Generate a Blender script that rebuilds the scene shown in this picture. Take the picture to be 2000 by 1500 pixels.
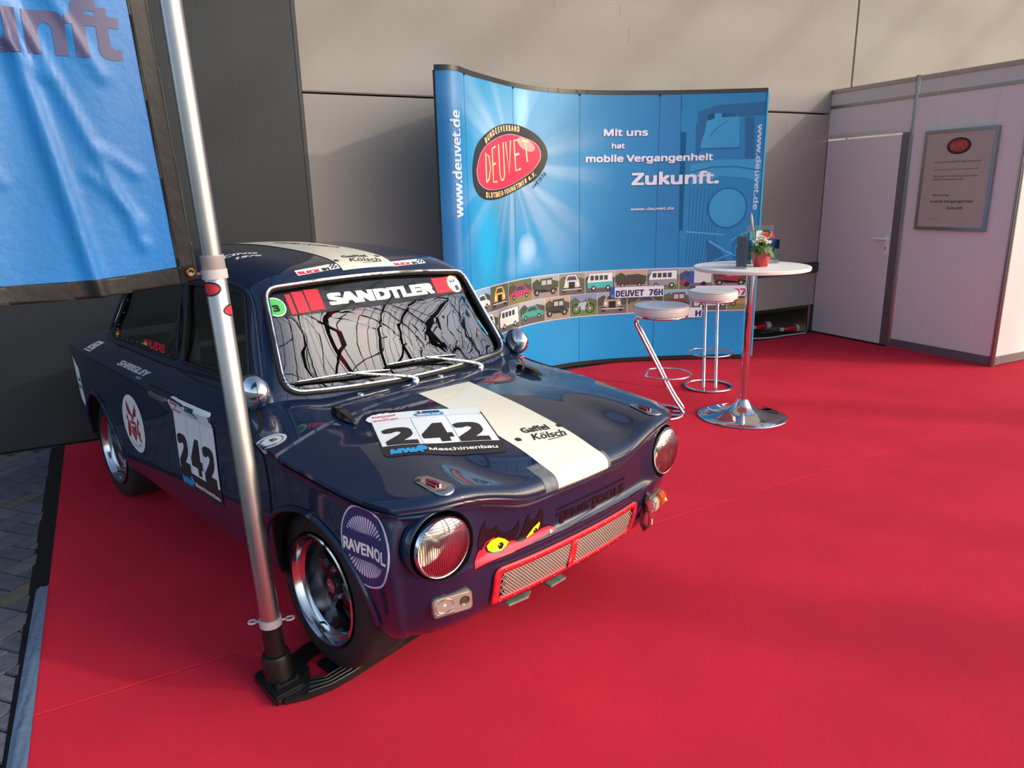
import bpy, bmesh, math, random
import numpy as np
from mathutils import Vector, Matrix
from mathutils.bvhtree import BVHTree
for o in list(bpy.data.objects): bpy.data.objects.remove(o, do_unlink=True)
S = bpy.context.scene; COL = S.collection
random.seed(7); rng = np.random.RandomState(5)
PI = math.pi
# ------------------------------------------------------------------ camera
CAM_H, CAM_P, CAM_R, CAM_F = 1.5489, .2610, -.0229, 1389.
_f = Vector((0, math.cos(CAM_P), -math.sin(CAM_P))); _r0 = Vector((1, 0, 0)); _u0 = _r0.cross(_f)
_r = _r0*math.cos(CAM_R)+_u0*math.sin(CAM_R); _u = -_r0*math.sin(CAM_R)+_u0*math.cos(CAM_R)
cam = bpy.data.objects.new('camera', bpy.data.cameras.new('camera')); COL.objects.link(cam)
cam.matrix_world = Matrix(((_r.x, _u.x, -_f.x, 0), (_r.y, _u.y, -_f.y, 0), (_r.z, _u.z, -_f.z, CAM_H), (0, 0, 0, 1)))
cam.data.sensor_width = 36; cam.data.lens = CAM_F/2000*36; cam.data.clip_start = .05; cam.data.clip_end = 200
S.camera = cam
# ------------------------------------------------------------------ sky, sun, exposure
W = bpy.data.worlds.new('sky'); S.world = W; W.use_nodes = True
nt = W.node_tree; bg = nt.nodes['Background']
sky = nt.nodes.new('ShaderNodeTexSky'); sky.sky_type = 'NISHITA'; sky.sun_disc = False
sky.sun_elevation = math.radians(28); sky.sun_rotation = math.radians(106); sky.air_density = 1.0; sky.dust_density = 3.5; sky.ozone_density = 1
nt.links.new(sky.outputs[0], bg.inputs[0]); bg.inputs[1].default_value = .33
sun = bpy.data.objects.new('sun', bpy.data.lights.new('sun', 'SUN')); COL.objects.link(sun)
SUN = Vector((.85, -.25, .47)).normalized()
sun.rotation_euler = SUN.to_track_quat('Z', 'Y').to_euler(); sun.data.energy = 1.7; sun.data.angle = math.radians(1.5)
sun.data.color = (1, .945, .87)
S.view_settings.view_transform = 'Standard'; S.view_settings.look = 'None'; S.view_settings.exposure = 0; S.view_settings.gamma = 1
S.view_settings.use_curve_mapping = False

# ------------------------------------------------------------------ materials
def srgb(h):
    h = h.lstrip('#'); c = [int(h[i:i+2], 16)/255 for i in (0, 2, 4)]
    return tuple(x/12.92 if x <= .04045 else ((x+.055)/1.055)**2.4 for x in c)+(1,)
MATS = {}
def mat(name, col, rough=.5, metal=0, coat=0, noise=0, nscale=20, bump=0, bscale=200, spec=.5, trans=0, ior=1.45, emit=0, alpha=1, aniso=0):
    if name in MATS: return MATS[name]
    m = bpy.data.materials.new(name); m.use_nodes = True; n = m.node_tree.nodes; l = m.node_tree.links
    b = n['Principled BSDF']; c = srgb(col) if isinstance(col, str) else tuple(col)+(1,)
    b.inputs['Base Color'].default_value = c; b.inputs['Roughness'].default_value = rough; b.inputs['Metallic'].default_value = metal
    b.inputs['Coat Weight'].default_value = coat; b.inputs['Coat Roughness'].default_value = .03
    b.inputs['Specular IOR Level'].default_value = spec; b.inputs['Transmission Weight'].default_value = trans; b.inputs['IOR'].default_value = ior
    b.inputs['Alpha'].default_value = alpha
    if emit: b.inputs['Emission Color'].default_value = c; b.inputs['Emission Strength'].default_value = emit
    tc = n.new('ShaderNodeTexCoord')
    if noise:
        t = n.new('ShaderNodeTexNoise'); t.inputs['Scale'].default_value = nscale; t.inputs['Detail'].default_value = 6
        l.new(tc.outputs['Object'], t.inputs['Vector'])
        r = n.new('ShaderNodeMapRange'); r.inputs[1].default_value = .3; r.inputs[2].default_value = .7
        r.inputs[3].default_value = 1-noise; r.inputs[4].default_value = 1+noise; l.new(t.outputs[0], r.inputs[0])
        mx = n.new('ShaderNodeVectorMath'); mx.operation = 'SCALE'; mx.inputs[0].default_value = c[:3]; l.new(r.outputs[0], mx.inputs['Scale'])
        l.new(mx.outputs[0], b.inputs['Base Color'])
    if bump:
        t2 = n.new('ShaderNodeTexNoise'); t2.inputs['Scale'].default_value = bscale; t2.inputs['Detail'].default_value = 3
        l.new(tc.outputs['Object'], t2.inputs['Vector'])
        bp = n.new('ShaderNodeBump'); bp.inputs['Strength'].default_value = bump; bp.inputs['Distance'].default_value = .01
        l.new(t2.outputs[0], bp.inputs['Height']); l.new(bp.outputs[0], b.inputs['Normal'])
    MATS[name] = m; return m
def glassmat(name, tint, rough=0, alpha=.35):
    # thin architectural glass: fresnel mix of transparent and mirror
    if name in MATS: return MATS[name]
    m = bpy.data.materials.new(name); m.use_nodes = True; n = m.node_tree.nodes; l = m.node_tree.links
    n.clear(); out = n.new('ShaderNodeOutputMaterial'); mix = n.new('ShaderNodeMixShader'); tr = n.new('ShaderNodeBsdfTransparent'); gl = n.new('ShaderNodeBsdfGlossy')
    fr = n.new('ShaderNodeFresnel'); fr.inputs[0].default_value = 1.6
    tr.inputs[0].default_value = srgb(tint); gl.inputs['Roughness'].default_value = rough
    mr = n.new('ShaderNodeMapRange'); mr.inputs[3].default_value = alpha*.25; mr.inputs[4].default_value = 1
    l.new(fr.outputs[0], mr.inputs[0]); l.new(mr.outputs[0], mix.inputs[0]); l.new(tr.outputs[0], mix.inputs[1]); l.new(gl.outputs[0], mix.inputs[2]); l.new(mix.outputs[0], out.inputs[0])
    MATS[name] = m; return m
navy = mat('navy paint', '#071c39', .45, 0, 1, bump=.015, bscale=9, spec=.25)
cream = mat('cream stripe vinyl', '#e9e6d2', .3, 0, .4)
black = mat('black plastic', '#101012', .4)
blackgloss = mat('black gloss', '#0c0c0e', .15, 0, .5)
matteblack = mat('matte black', '#0b0b0c', .8, noise=.2)
rubber = mat('tyre rubber', '#1c1c1f', .65, noise=.2, nscale=30)
chrome = mat('chrome', '#d8dadc', .06, 1)
steel = mat('brushed steel', '#b9bbbd', .28, 1)
alu = mat('aluminium', '#b4b2b0', .36, 1, noise=.06, nscale=8)
white = mat('white', '#ecebe6', .45)
whitevinyl = mat('white vinyl', '#e8e8e6', .35, 0, .2)
silver = mat('silver vinyl', '#c9ced0', .35, .2, .3)
red = mat('red vinyl', '#d21f38', .4)
redpaint = mat('red painted frame', '#c81f2e', .4, noise=.15, nscale=40)
dkgrey = mat('dark print', '#2a2625', .45)
prblue = mat('print blue', '#2a93cf', .45)

# ------------------------------------------------------------------ objects
def name_clean(n): return n
def link(o, parent=None, label=None, cat=None, group=None, kind=None):
    COL.objects.link(o)
    if parent is not None: o.parent = parent
    if label: o['label'] = label
    if cat: o['category'] = cat
    if group: o['group'] = group
    if kind: o['kind'] = kind
    return o
def empty(name, loc=(0, 0, 0), rot=(0, 0, 0), label=None, cat=None, group=None, parent=None):
    o = bpy.data.objects.new(name, None); o.empty_display_size = .1; o.location = loc; o.rotation_euler = rot
    return link(o, parent, label, cat, group)
def smooth(me, ang=35):
    me.polygons.foreach_set('use_smooth', [True]*len(me.polygons))
    try: me.set_sharp_from_angle(angle=math.radians(ang))
    except Exception: pass
def mesh(name, verts, faces, m, parent=None, ang=35, **k):
    me = bpy.data.meshes.new(name); me.from_pydata([tuple(map(float, v)) for v in verts], [], [tuple(map(int, f)) for f in faces]); me.update()
    if ang: smooth(me, ang)
    for q in (m if isinstance(m, (list, tuple)) else [m]): me.materials.append(q)
    return link(bpy.data.objects.new(name, me), parent, **k)
class MB:
    """collects several shapes into one mesh"""
    def __init__(s): s.v = []; s.f = []; s.m = []; s.cur = 0
    def add(s, v, f):
        o = len(s.v); s.v += [tuple(map(float, p)) for p in v]; s.f += [tuple(i+o for i in q) for q in f]; s.m += [s.cur]*len(f); return s
    def mi(s, i): s.cur = i; return s
    def box(s, c, d, rz=0, M=None, bev=0):
        x, y, z = [q/2 for q in d]
        if bev:
            b = min(bev, x*.9, y*.9, z*.9); v = []; 
            bm = bmesh.new(); bmesh.ops.create_cube(bm, size=1)
            for q in bm.verts: q.co = Vector((q.co.x*2*x, q.co.y*2*y, q.co.z*2*z))
            bmesh.ops.bevel(bm, geom=bm.edges[:], offset=b, segments=2, affect='EDGES')
            bm.verts.index_update(); v = [q.co.copy() for q in bm.verts]; f = [[w.index for w in q.verts] for q in bm.faces]; bm.free()
        else:
            v = [Vector((a*x, b_*y, c_*z)) for a in (-1, 1) for b_ in (-1, 1) for c_ in (-1, 1)]
            f = [(0, 1, 3, 2), (4, 6, 7, 5), (0, 4, 5, 1), (2, 3, 7, 6), (0, 2, 6, 4), (1, 5, 7, 3)]
        R = (M if M is not None else Matrix.Rotation(rz, 3, 'Z'))
        return s.add([R@p+Vector(c) for p in v], f)
    def tube(s, pts, r, n=12, closed=False, cap=True, flat=None):
        pts = [Vector(p) for p in pts]; N = len(pts); rr = r if isinstance(r, (list, tuple)) else [r]*N
        T = []
        for i in range(N):
            a = pts[(i-1) % N] if (closed or i > 0) else pts[i]; b = pts[(i+1) % N] if (closed or i < N-1) else pts[i]
            T.append((b-a).normalized())
        up = Vector((0, 0, 1)) if abs(T[0].z) < .9 else Vector((1, 0, 0))
        x = T[0].cross(up).normalized(); rings = []
        for i in range(N):
            x = (x-T[i]*x.dot(T[i])).normalized(); y = T[i].cross(x)
            rings.append([pts[i]+(x*math.cos(2*PI*k/n)+y*math.sin(2*PI*k/n))*rr[i] for k in range(n)])
        v = [p for q in rings for p in q]; f = []
        for i in range(N if closed else N-1):
            j = (i+1) % N
            for k in range(n): f.append((i*n+k, i*n+(k+1) % n, j*n+(k+1) % n, j*n+k))
        if cap and not closed: f += [tuple(range(n))[::-1], tuple((N-1)*n+k for k in range(n))]
        return s.add(v, f)
    def lathe(s, prof, n=32, M=None, cap=True, start=0, end=2*PI):
        """prof: list of (radius, height) turned about Z, then placed by matrix M"""
        M = M or Matrix.Identity(4); full = abs(end-start-2*PI) < 1e-6; K = n if full else n+1
        v = [M@Vector((r*math.cos(start+(end-start)*k/n), r*math.sin(start+(end-start)*k/n), z)) for r, z in prof for k in range(K)]
        f = []
        for i in range(len(prof)-1):
            for k in range(n):
                k2 = (k+1) % K; f.append((i*K+k, i*K+k2, (i+1)*K+k2, (i+1)*K+k))
        if cap and full: 
            if prof[0][0] > 1e-6: f.append(tuple(range(K))[::-1])
            if prof[-1][0] > 1e-6: f.append(tuple((len(prof)-1)*K+k for k in range(K)))
        return s.add(v, f)
    def prism(s, poly, z0, z1, M=None):
        M = M or Matrix.Identity(4); n = len(poly)
        v = [M@Vector((x, y, z0)) for x, y in poly]+[M@Vector((x, y, z1)) for x, y in poly]
        return s.add(v, [tuple(range(n))[::-1], tuple(range(n, 2*n))]+[(i, (i+1) % n, n+(i+1) % n, n+i) for i in range(n)])
    def build(s, name, m, parent=None, ang=35, **k):
        o = mesh(name, s.v, s.f, m, parent, ang, **k)
        if isinstance(m, (list, tuple)): o.data.polygons.foreach_set('material_index', s.m)
        return o
def grid_faces(nu, nv, off=0, flip=False):
    f = []
    for i in range(nu-1):
        for j in range(nv-1):
            a = off+i*nv+j; q = (a, a+1, a+nv+1, a+nv); f.append(q[::-1] if flip else q)
    return f
def spline(P, per):
    """natural cubic spline through control rows P (K,...) at chord-length knots; per samples per span"""
    P = np.asarray(P, float); K = len(P); F = P.reshape(K, -1)
    d = np.linalg.norm(np.diff(P.reshape(K, -1, 3), axis=0), axis=2).mean(1); t = np.concatenate([[0], np.cumsum(np.maximum(d, 1e-4))])
    h = np.diff(t); A = np.zeros((K, K)); B = np.zeros_like(F); A[0, 0] = A[-1, -1] = 1
    for i in range(1, K-1):
        A[i, i-1] = h[i-1]; A[i, i] = 2*(h[i-1]+h[i]); A[i, i+1] = h[i]
        B[i] = 6*((F[i+1]-F[i])/h[i]-(F[i]-F[i-1])/h[i-1])
    M = np.linalg.solve(A, B); out = []
    per = per if isinstance(per, (list, tuple)) else [per]*(K-1)
    for i in range(K-1):
        for k in range(per[i]):
            x = k/per[i]*h[i]; a = h[i]-x
            out.append(M[i]*a**3/(6*h[i])+M[i+1]*x**3/(6*h[i])+(F[i]/h[i]-M[i]*h[i]/6)*a+(F[i+1]/h[i]-M[i+1]*h[i]/6)*x)
    out.append(F[-1]); return np.array(out).reshape((-1,)+P.shape[1:])
def apply_mods(o):
    dg = bpy.context.evaluated_depsgraph_get(); dg.update()
    me = bpy.data.meshes.new_from_object(o.evaluated_get(dg), preserve_all_data_layers=True, depsgraph=dg)
    o.modifiers.clear(); o.data = me; return o
def boolean(o, cutters):
    for c in cutters:
        m = o.modifiers.new('b', 'BOOLEAN'); m.operation = 'DIFFERENCE'; m.object = c; m.solver = 'MANIFOLD'
        try: m.material_mode = 'TRANSFER'
        except Exception: pass
    apply_mods(o)
    for c in cutters: bpy.data.objects.remove(c, do_unlink=True)
# ------------------------------------------------------------------ flat print: 2-D shapes laid on a surface
FONT = MONO = None
try:                                                                   # Blender's own bundled interface fonts, else its built-in one
    import os
    _fd = bpy.utils.system_resource('DATAFILES', path='fonts')
    FONT = bpy.data.fonts.load(os.path.join(_fd, 'NotoSansMath-Regular.woff2')); MONO = bpy.data.fonts.load(os.path.join(_fd, 'DejaVuSansMono.woff2'))
except Exception: pass
from mathutils.geometry import delaunay_2d_cdt
_TC = {}
def text2d(s, size=1., align='CENTER', bold=0., shear=0., sx=1., sp=1., res=3, script=False):
    k = (s, size, align, bold, shear, sx, sp, res, script)
    if k not in _TC: _TC[k] = _text2d(*k)
    return list(_TC[k][0]), list(_TC[k][1])
def _text2d(s, size=1., align='CENTER', bold=0., shear=0., sx=1., sp=1., res=3, script=False):
    """text as flat 2-D triangles: (verts [(x,y)], faces)"""
    cu = bpy.data.curves.new('t', 'FONT'); cu.body = s; cu.size = 1
    fn_ = MONO if script else FONT
    if fn_ and s.isascii(): cu.font = fn_
    cu.align_x = align; cu.align_y = 'BOTTOM_BASELINE'
    cu.offset = 0; cu.shear = shear; cu.space_character = sp; cu.resolution_u = res
    ob = bpy.data.objects.new('t', cu); COL.objects.link(ob); dg = bpy.context.evaluated_depsgraph_get(); dg.update()
    me = bpy.data.meshes.new_from_object(ob.evaluated_get(dg)); bpy.data.objects.remove(ob, do_unlink=True)
    v = [(p.co.x*size*sx, p.co.y*size) for p in me.vertices]; f = [tuple(p.vertices) for p in me.polygons]
    bpy.data.meshes.remove(me)
    if bold:                                                           # heavier weight: union of shifted copies, glyph by glyph
        b = bold*size; par = list(range(len(v)))
        def root(i):
            while par[i] != i: par[i] = par[par[i]]; i = par[i]
            return i
        for q in f:
            for i in q[1:]: par[root(i)] = root(q[0])
        isl = {}
        for q in f: isl.setdefault(root(q[0]), []).append(q)
        V0, v, f = v, [], []
        for fs in isl.values():
            ids = sorted({i for q in fs for i in q}); mp = {i: k for k, i in enumerate(ids)}; pv, pf = [], []
            for ox, oy in ([(sx_*b, sy_*b) for sx_ in (-1, -.7, -.35, 0, .35, .7, 1) for sy_ in (-1, -.7, -.35, 0, .35, .7, 1) if max(abs(sx_), abs(sy_)) == 1] if (bold > .036 and len(s) == 1 and s in '24') else ((-b, -b), (b, -b), (b, b), (-b, b), (b, 0), (-b, 0), (0, b), (0, -b)) if bold > .028 else ((-b, -b), (b, -b), (b, b), (-b, b))):
                k = len(pv); pv += [Vector((V0[i][0]+ox*sx, V0[i][1]+oy)) for i in ids]; pf += [tuple(mp[i]+k for i in q) for q in fs]
            r = delaunay_2d_cdt(pv, [], pf, 1, 1e-6*size); k = len(v); v += [tuple(p) for p in r[0]]; f += [tuple(i+k for i in q) for q, o_ in zip(r[2], r[5]) if len(o_)]
    return v, f
def fit(s, x0, y0, w, h, bold=.03, shear=0, script=False):
    """text scaled to the box x0, y0 (bottom left), w wide, capitals h high"""
    v, f = text2d(s, 1, 'LEFT', bold, shear, script=script); xs = [p[0] for p in v]; k = w/(max(xs)-min(xs)); a = min(xs); kz = h/.74
    return [(x0+(x-a)*k, y0+y*kz) for x, y in v], f
def poly(pts): return [tuple(p) for p in pts], [tuple(range(len(pts)))]
def rect(x0, y0, x1, y1): return poly([(x0, y0), (x1, y0), (x1, y1), (x0, y1)])
def rrect(x0, y0, x1, y1, r, n=5):
    p = []
    for cx, cy, a in ((x1-r, y1-r, 0), (x0+r, y1-r, 90), (x0+r, y0+r, 180), (x1-r, y0+r, 270)):
        p += [(cx+r*math.cos(math.radians(a+90*k/n)), cy+r*math.sin(math.radians(a+90*k/n))) for k in range(n+1)]
    return poly(p)
def ell(cx, cy, rx, ry, n=40, rot=0, a0=0, a1=2*PI):
    c, s = math.cos(rot), math.sin(rot); K = n if abs(a1-a0-2*PI) < 1e-6 else n+1
    return poly([(cx+rx*math.cos(a0+(a1-a0)*k/n)*c-ry*math.sin(a0+(a1-a0)*k/n)*s, cy+rx*math.cos(a0+(a1-a0)*k/n)*s+ry*math.sin(a0+(a1-a0)*k/n)*c) for k in range(K)])
def ringp(cx, cy, rx, ry, w, n=40, rot=0):
    o = ell(cx, cy, rx, ry, n, rot)[0]; i = ell(cx, cy, rx-w, ry-w, n, rot)[0]
    return o+i, [(k, (k+1) % n, n+(k+1) % n, n+k) for k in range(n)]
def line2(pts, w, closed=False):
    v = []; f = []; N = len(pts)
    for i in range(N):
        a = pts[max(i-1, 0)] if not closed else pts[i-1]; b = pts[min(i+1, N-1)] if not closed else pts[(i+1) % N]
        dx, dy = b[0]-a[0], b[1]-a[1]; L = math.hypot(dx, dy) or 1; nx, ny = -dy/L*w/2, dx/L*w/2
        v += [(pts[i][0]+nx, pts[i][1]+ny), (pts[i][0]-nx, pts[i][1]-ny)]
    for i in range(N if closed else N-1):
        j = (i+1) % N; f.append((2*i, 2*i+1, 2*j+1, 2*j))
    return v, f
def xf(sh, dx=0, dy=0, s=1, rot=0, sy=None):
    c, q = math.cos(rot), math.sin(rot); sy = s if sy is None else sy
    return [(dx+x*s*c-y*sy*q, dy+x*s*q+y*sy*c) for x, y in sh[0]], sh[1]
def arc_text(s, cx, cy, rx, ry, a0, a1, size, bold=0, flip=False, rot=0, sx=1):
    """letters along an ellipse arc, a0..a1 in degrees"""
    V = []; F = []; n = len(s); ws = [.35 if c in 'I.-i ' else 1 for c in s]; tot = sum(ws); acc = 0
    for i, ch in enumerate(s):
        t = (acc+ws[i]/2)/tot; acc += ws[i]
        if ch == ' ': continue
        a = math.radians(a0+(a1-a0)*t); x, y = rx*math.cos(a), ry*math.sin(a)
        tx, ty = -rx*math.sin(a), ry*math.cos(a)
        if (a1 < a0): tx, ty = -tx, -ty
        an = math.atan2(ty, tx); g = xf(text2d(ch, size, 'CENTER', bold, sx=sx, res=2), x, y, 1, an)
        g = xf(g, cx, cy, 1, rot); o = len(V); V += g[0]; F += [tuple(k+o for k in f) for f in g[1]]
    return V, F
def join2(*shs):
    V = []; F = []
    for v, f in shs: o = len(V); V += list(v); F += [tuple(k+o for k in q) for q in f]
    return V, F
def laid(name, sh, fn, m, parent, step=.04, **k):
    """cut the flat shape on a grid of the given step and map each (u,v) with fn onto the surface"""
    v, f = sh; bm = bmesh.new(); vs = [bm.verts.new((p[0], p[1], 0)) for p in v]
    for q in f:
        if len(set(q)) < 3: continue
        try: bm.faces.new([vs[i] for i in q])
        except ValueError: pass
    bmesh.ops.triangulate(bm, faces=[q for q in bm.faces if len(q.verts) > 4], ngon_method='EAR_CLIP')
    if step:
        xs = [p[0] for p in v]; ys = [p[1] for p in v]
        for lo, hi, n in ((min(xs), max(xs), (1, 0, 0)), (min(ys), max(ys), (0, 1, 0))):
            c = math.ceil(lo/step)*step
            while c < hi:
                bmesh.ops.bisect_plane(bm, geom=bm.verts[:]+bm.edges[:]+bm.faces[:], plane_co=(c*n[0], c*n[1], 0), plane_no=n); c += step
    bmesh.ops.recalc_face_normals(bm, faces=bm.faces[:])
    for p in bm.faces:
        if p.normal.z < 0: p.normal_flip()
    for p in bm.verts: p.co = fn(p.co.x, p.co.y)
    me = bpy.data.meshes.new(name); bm.to_mesh(me); bm.free()
    me.polygons.foreach_set('use_smooth', [True]*len(me.polygons)); me.materials.append(m)
    return link(bpy.data.objects.new(name, me), parent, **k)
def on_surf(bvh, O, U, V, N, eps):
    O, U, V, N = [Vector(a) for a in (O, U, V, N)]; N = N.normalized()
    def fn(u, v):
        P = O+U*u+V*v; h, n, i, d = bvh.ray_cast(P+N*.6, -N, 1.2)
        if h is None:
            h, n, i, d = bvh.find_nearest(P)
        if n.dot(N) < 0: n = -n
        return h+(n*.5+N*.5)*eps
    return fn
def bvh_of(*obs):
    V = []; F = []
    for o in obs:
        k = len(V); V += [v.co.copy() for v in o.data.vertices]; F += [tuple(i+k for i in p.vertices) for p in o.data.polygons]
    return BVHTree.FromPolygons(V, F)
# ================================================================== THE CAR (car frame: x forward, y to its left, z up)
CROLL, CPITCH = -.0210, .0051
car = empty('race_car', (-.1720, 2.5647, 0), (CROLL, -CPITCH, -.7891), 'small dark navy racing saloon with a cream stripe and number 242, parked on red carpet', 'car')
def zpl(x, y, z): return z-(CROLL*y+CPITCH*x)          # height above the floor -> car height
# --- top net, half width, columns from centre to crease
COLY = [0, .15, .28, .34, .43, .57]
def row(xc, zc, xs=None, ys=None, edge=None):
    return [(xc[i] if isinstance(xc, (list, tuple)) else xc, (ys or COLY)[i], zc[i]) for i in range(6)]+[edge]
NET = [
 row([.562, .560, .552, .545, .537, .512], [.632, .633, .638, .655, .682, .694], edge=(.455, .660, .692)),
 row([.568, .566, .558, .551, .543, .518], [.650, .651, .656, .674, .701, .711], edge=(.452, .668, .702)),
 row([.560, .558, .551, .543, .532, .507], [.672, .673, .677, .692, .717, .725], edge=(.437, .680, .708)),
 row([.520, .519, .513, .505, .492, .468], [.694, .694, .695, .704, .728, .734], edge=(.395, .702, .715)),
 row([.43, .43, .42, .41, .40, .375], [.724, .724, .720, .720, .740, .742], edge=(.31, .722, .722)),
 row([.30, .30, .30, .30, .29, .27], [.757, .756, .753, .750, .759, .754], edge=(.21, .732, .730)),
 row([.15, .15, .15, .15, .15, .14], [.787, .786, .783, .780, .779, .768], edge=(.10, .740, .741)),
 row([0, 0, 0, 0, 0, 0], [.810, .809, .805, .801, .793, .780], edge=(0, .746, .750)),
 row([-.14, -.14, -.135, -.13, -.125, -.10], [.829, .828, .823, .819, .809, .796], edge=(-.06, .749, .757)),
 row([-.27]*6, [.840, .840, .837, .834, .828, .824], edge=(-.26, .753, .768)),
 row([-.50]*6, [.852, .852, .852, .853, .855, .866], ys=[0, .15, .28, .34, .43, .61], edge=(-.50, .757, .776)),
 row([-1.1]*6, [.86]*5+[.871], ys=[0, .15, .28, .34, .43, .625], edge=(-1.1, .760, .790)),
 row([-1.75]*6, [.86]*5+[.872], ys=[0, .15, .28, .34, .43, .625], edge=(-1.75, .757, .806)),
 row([-2.2]*6, [.86]*5+[.862], ys=[0, .15, .28, .34, .43, .61], edge=(-2.2, .742, .812)),
 row([-2.6]*6, [.850, .850, .848, .846, .842, .835], edge=(-2.55, .712, .800)),
 row([-2.84]*5+[-2.80], [.818, .818, .815, .812, .806, .796], edge=(-2.74, .655, .775)),
 row([-2.90]*3+[-2.89, -2.88, -2.84], [.785]*4+[.782, .776], edge=(-2.80, .610, .765)),
]
full = [[(x, -y, z) for x, y, z in r[::-1]]+[r[0]]+[] if False else [(x, -y, z) for x, y, z in r[:0:-1]]+list(r) for r in NET]
G = spline(np.array(full, float), [2, 3, 5, 7, 8, 9, 9, 8, 8, 10, 18, 18, 14, 12, 8, 4])
G = spline(G.transpose(1, 0, 2), 6).transpose(1, 0, 2)          # (U, V, 3)
UH = 2+3+5+7+8+9+9+8                                             # last row of the bonnet
U_, V_ = G.shape[:2]
# bonnet: top rows, thickened downwards
hv = G[:UH+1].copy()
nv = hv.shape[1]; lower = hv.copy(); lower[:, :, 2] -= .012; lower[0, :, 0] -= .014; lower[1, :, 0] -= .012
nu = hv.shape[0]; n0 = nu*nv
F_ = grid_faces(nu, nv)+grid_faces(nu, nv, n0, True)
loop = [(0, j) for j in range(nv)]+[(i, nv-1) for i in range(1, nu)]+[(nu-1, j) for j in range(nv-2, -1, -1)]+[(i, 0) for i in range(nu-2, 0, -1)]
idx = [i*nv+j for i, j in loop]
F_ += [(idx[k], n0+idx[k], n0+idx[(k+1) % len(idx)], idx[(k+1) % len(idx)]) for k in range(len(idx))]
bonnet = mesh('bonnet', np.concatenate([hv.reshape(-1, 3), lower.reshape(-1, 3)]), F_, navy, car, 45)
bm = bmesh.new(); bm.from_mesh(bonnet.data); bmesh.ops.recalc_face_normals(bm, faces=bm.faces[:]); bm.to_mesh(bonnet.data); bm.free()
# body: top lowered under the bonnet, sides hung from its rim
T = G.copy(); T[:UH, :, 2] -= .020; T[UH, :, 2] -= .020; T[:4, :, 0] -= np.array([.016, .022, .014, .006])[:, None]
bl = [(0, j) for j in range(V_)]+[(i, V_-1) for i in range(1, U_)]+[(U_-1, j) for j in range(V_-2, -1, -1)]+[(i, 0) for i in range(U_-2, 0, -1)]
R0 = np.array([G[i, j] for i, j in bl]); RT = np.array([T[i, j] for i, j in bl]); nb = len(bl)
tg = np.roll(R0, -3, 0)-np.roll(R0, 3, 0); nr = np.stack([tg[:, 1], -tg[:, 0]], 1); nr /= np.linalg.norm(nr, axis=1)[:, None]
if (nr*(R0[:, :2]-np.array([-1.2, 0]))).sum(1).mean() < 0: nr = -nr
for _ in range(6): nr = (np.roll(nr, 1, 0)+nr*2+np.roll(nr, -1, 0)); nr /= np.linalg.norm(nr, axis=1)[:, None]
wf = np.clip((nr[:, 0]-.25)/.55, 0, 1); wf = wf*wf*(3-2*wf)
RS = R0[:, :2].copy()
for _ in range(12): RS = (np.roll(RS, 1, 0)+RS*2+np.roll(RS, -1, 0))/4
DF = np.array([-.016, -.022, -.025, -.028, -.031, -.034, -.011, -.030, -.031, -.038, -.052, -.070, -.100])
DS = np.array([-.002, -.011, -.016, -.016, -.016, -.018, -.019, -.020, -.024, -.030, -.038, -.050, -.075])
LB = np.array([0, .003, .009, .020, .026, .024, .006, .020, .008, .004, 0, 0, 0])
CB = np.array([0, .005, .013, .024, .028, .028, .022, .026, .022, .016, .010, .005, 0])
cols = []
for k in range(nb):
    zt = RT[k, 2]; zz = [zt, zt-.010, zt-.028]; m0 = zz[2]; zz += [m0+(.492-m0)*.4, m0+(.492-m0)*.8, .491, .477, .466, .42, .37, .32, .285, .252]
    d = DF*wf[k]+DS*(1-wf[k])+CB*(4*wf[k]*(1-wf[k]))+LB*wf[k]*min(max((abs(R0[k, 1])-.40)/.08, 0), 1); tt = np.clip(np.arange(13)/4, 0, 1); x, y = R0[k, 0]*(1-tt)+RS[k, 0]*tt, R0[k, 1]*(1-tt)+RS[k, 1]*tt
    cols.append([(x[j]+nr[k, 0]*d[j], y[j]+nr[k, 1]*d[j], zz[j]) for j in range(13)])
C_ = np.array(cols); C_[:, 0] = RT
Ct = C_.transpose(1, 0, 2); per_ = [2, 2, 4, 4, 1, 2, 2, 3, 3, 3, 3, 3]
Cd = np.array([Ct[i]*(1-k/per_[i])+Ct[i+1]*k/per_[i] for i in range(12) for k in range(per_[i])]+[Ct[12]]); KL = Cd.shape[0]
for _ in range(1): Cd[2:-1] = (Cd[1:-2]+Cd[2:-1]*2+Cd[3:])/4
Cd[0] = RT
verts = list(T.reshape(-1, 3)); ids = [[i*V_+j for i, j in bl]]
for l in range(1, KL): ids.append(list(range(len(verts), len(verts)+nb))); verts += list(Cd[l])
F_ = grid_faces(U_, V_)
for l in range(KL-1): F_ += [(ids[l][k], ids[l+1][k], ids[l+1][(k+1) % nb], ids[l][(k+1) % nb]) for k in range(nb)]
cb = len(verts); verts.append((-1.2, 0, .252)); F_ += [(ids[-1][k], cb, ids[-1][(k+1) % nb]) for k in range(nb)]
body = mesh('body_shell', verts, F_, [navy, matteblack], None, 38)
bm = bmesh.new(); bm.from_mesh(body.data); bmesh.ops.recalc_face_normals(bm, faces=bm.faces[:]); bm.to_mesh(body.data); bm.free()
SB = bvh_of(body)                                      # uncut body surface
def cyl_cutter(c, r, d, axis='Y', n=64, sx=1, sz=1):
    M = {'Y': Matrix.Rotation(PI/2, 4, 'X'), 'X': Matrix.Rotation(PI/2, 4, 'Y')}[axis]
    return MB().lathe([(r, -d/2), (r, d/2)], n, Matrix.Translation(c)@Matrix.Diagonal((sx, 1, sz, 1))@M).build('cut', matteblack, ang=0)
cut = []
ARCH = [(.035, .290, .302), (-2.065, .300, .302)]
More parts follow.
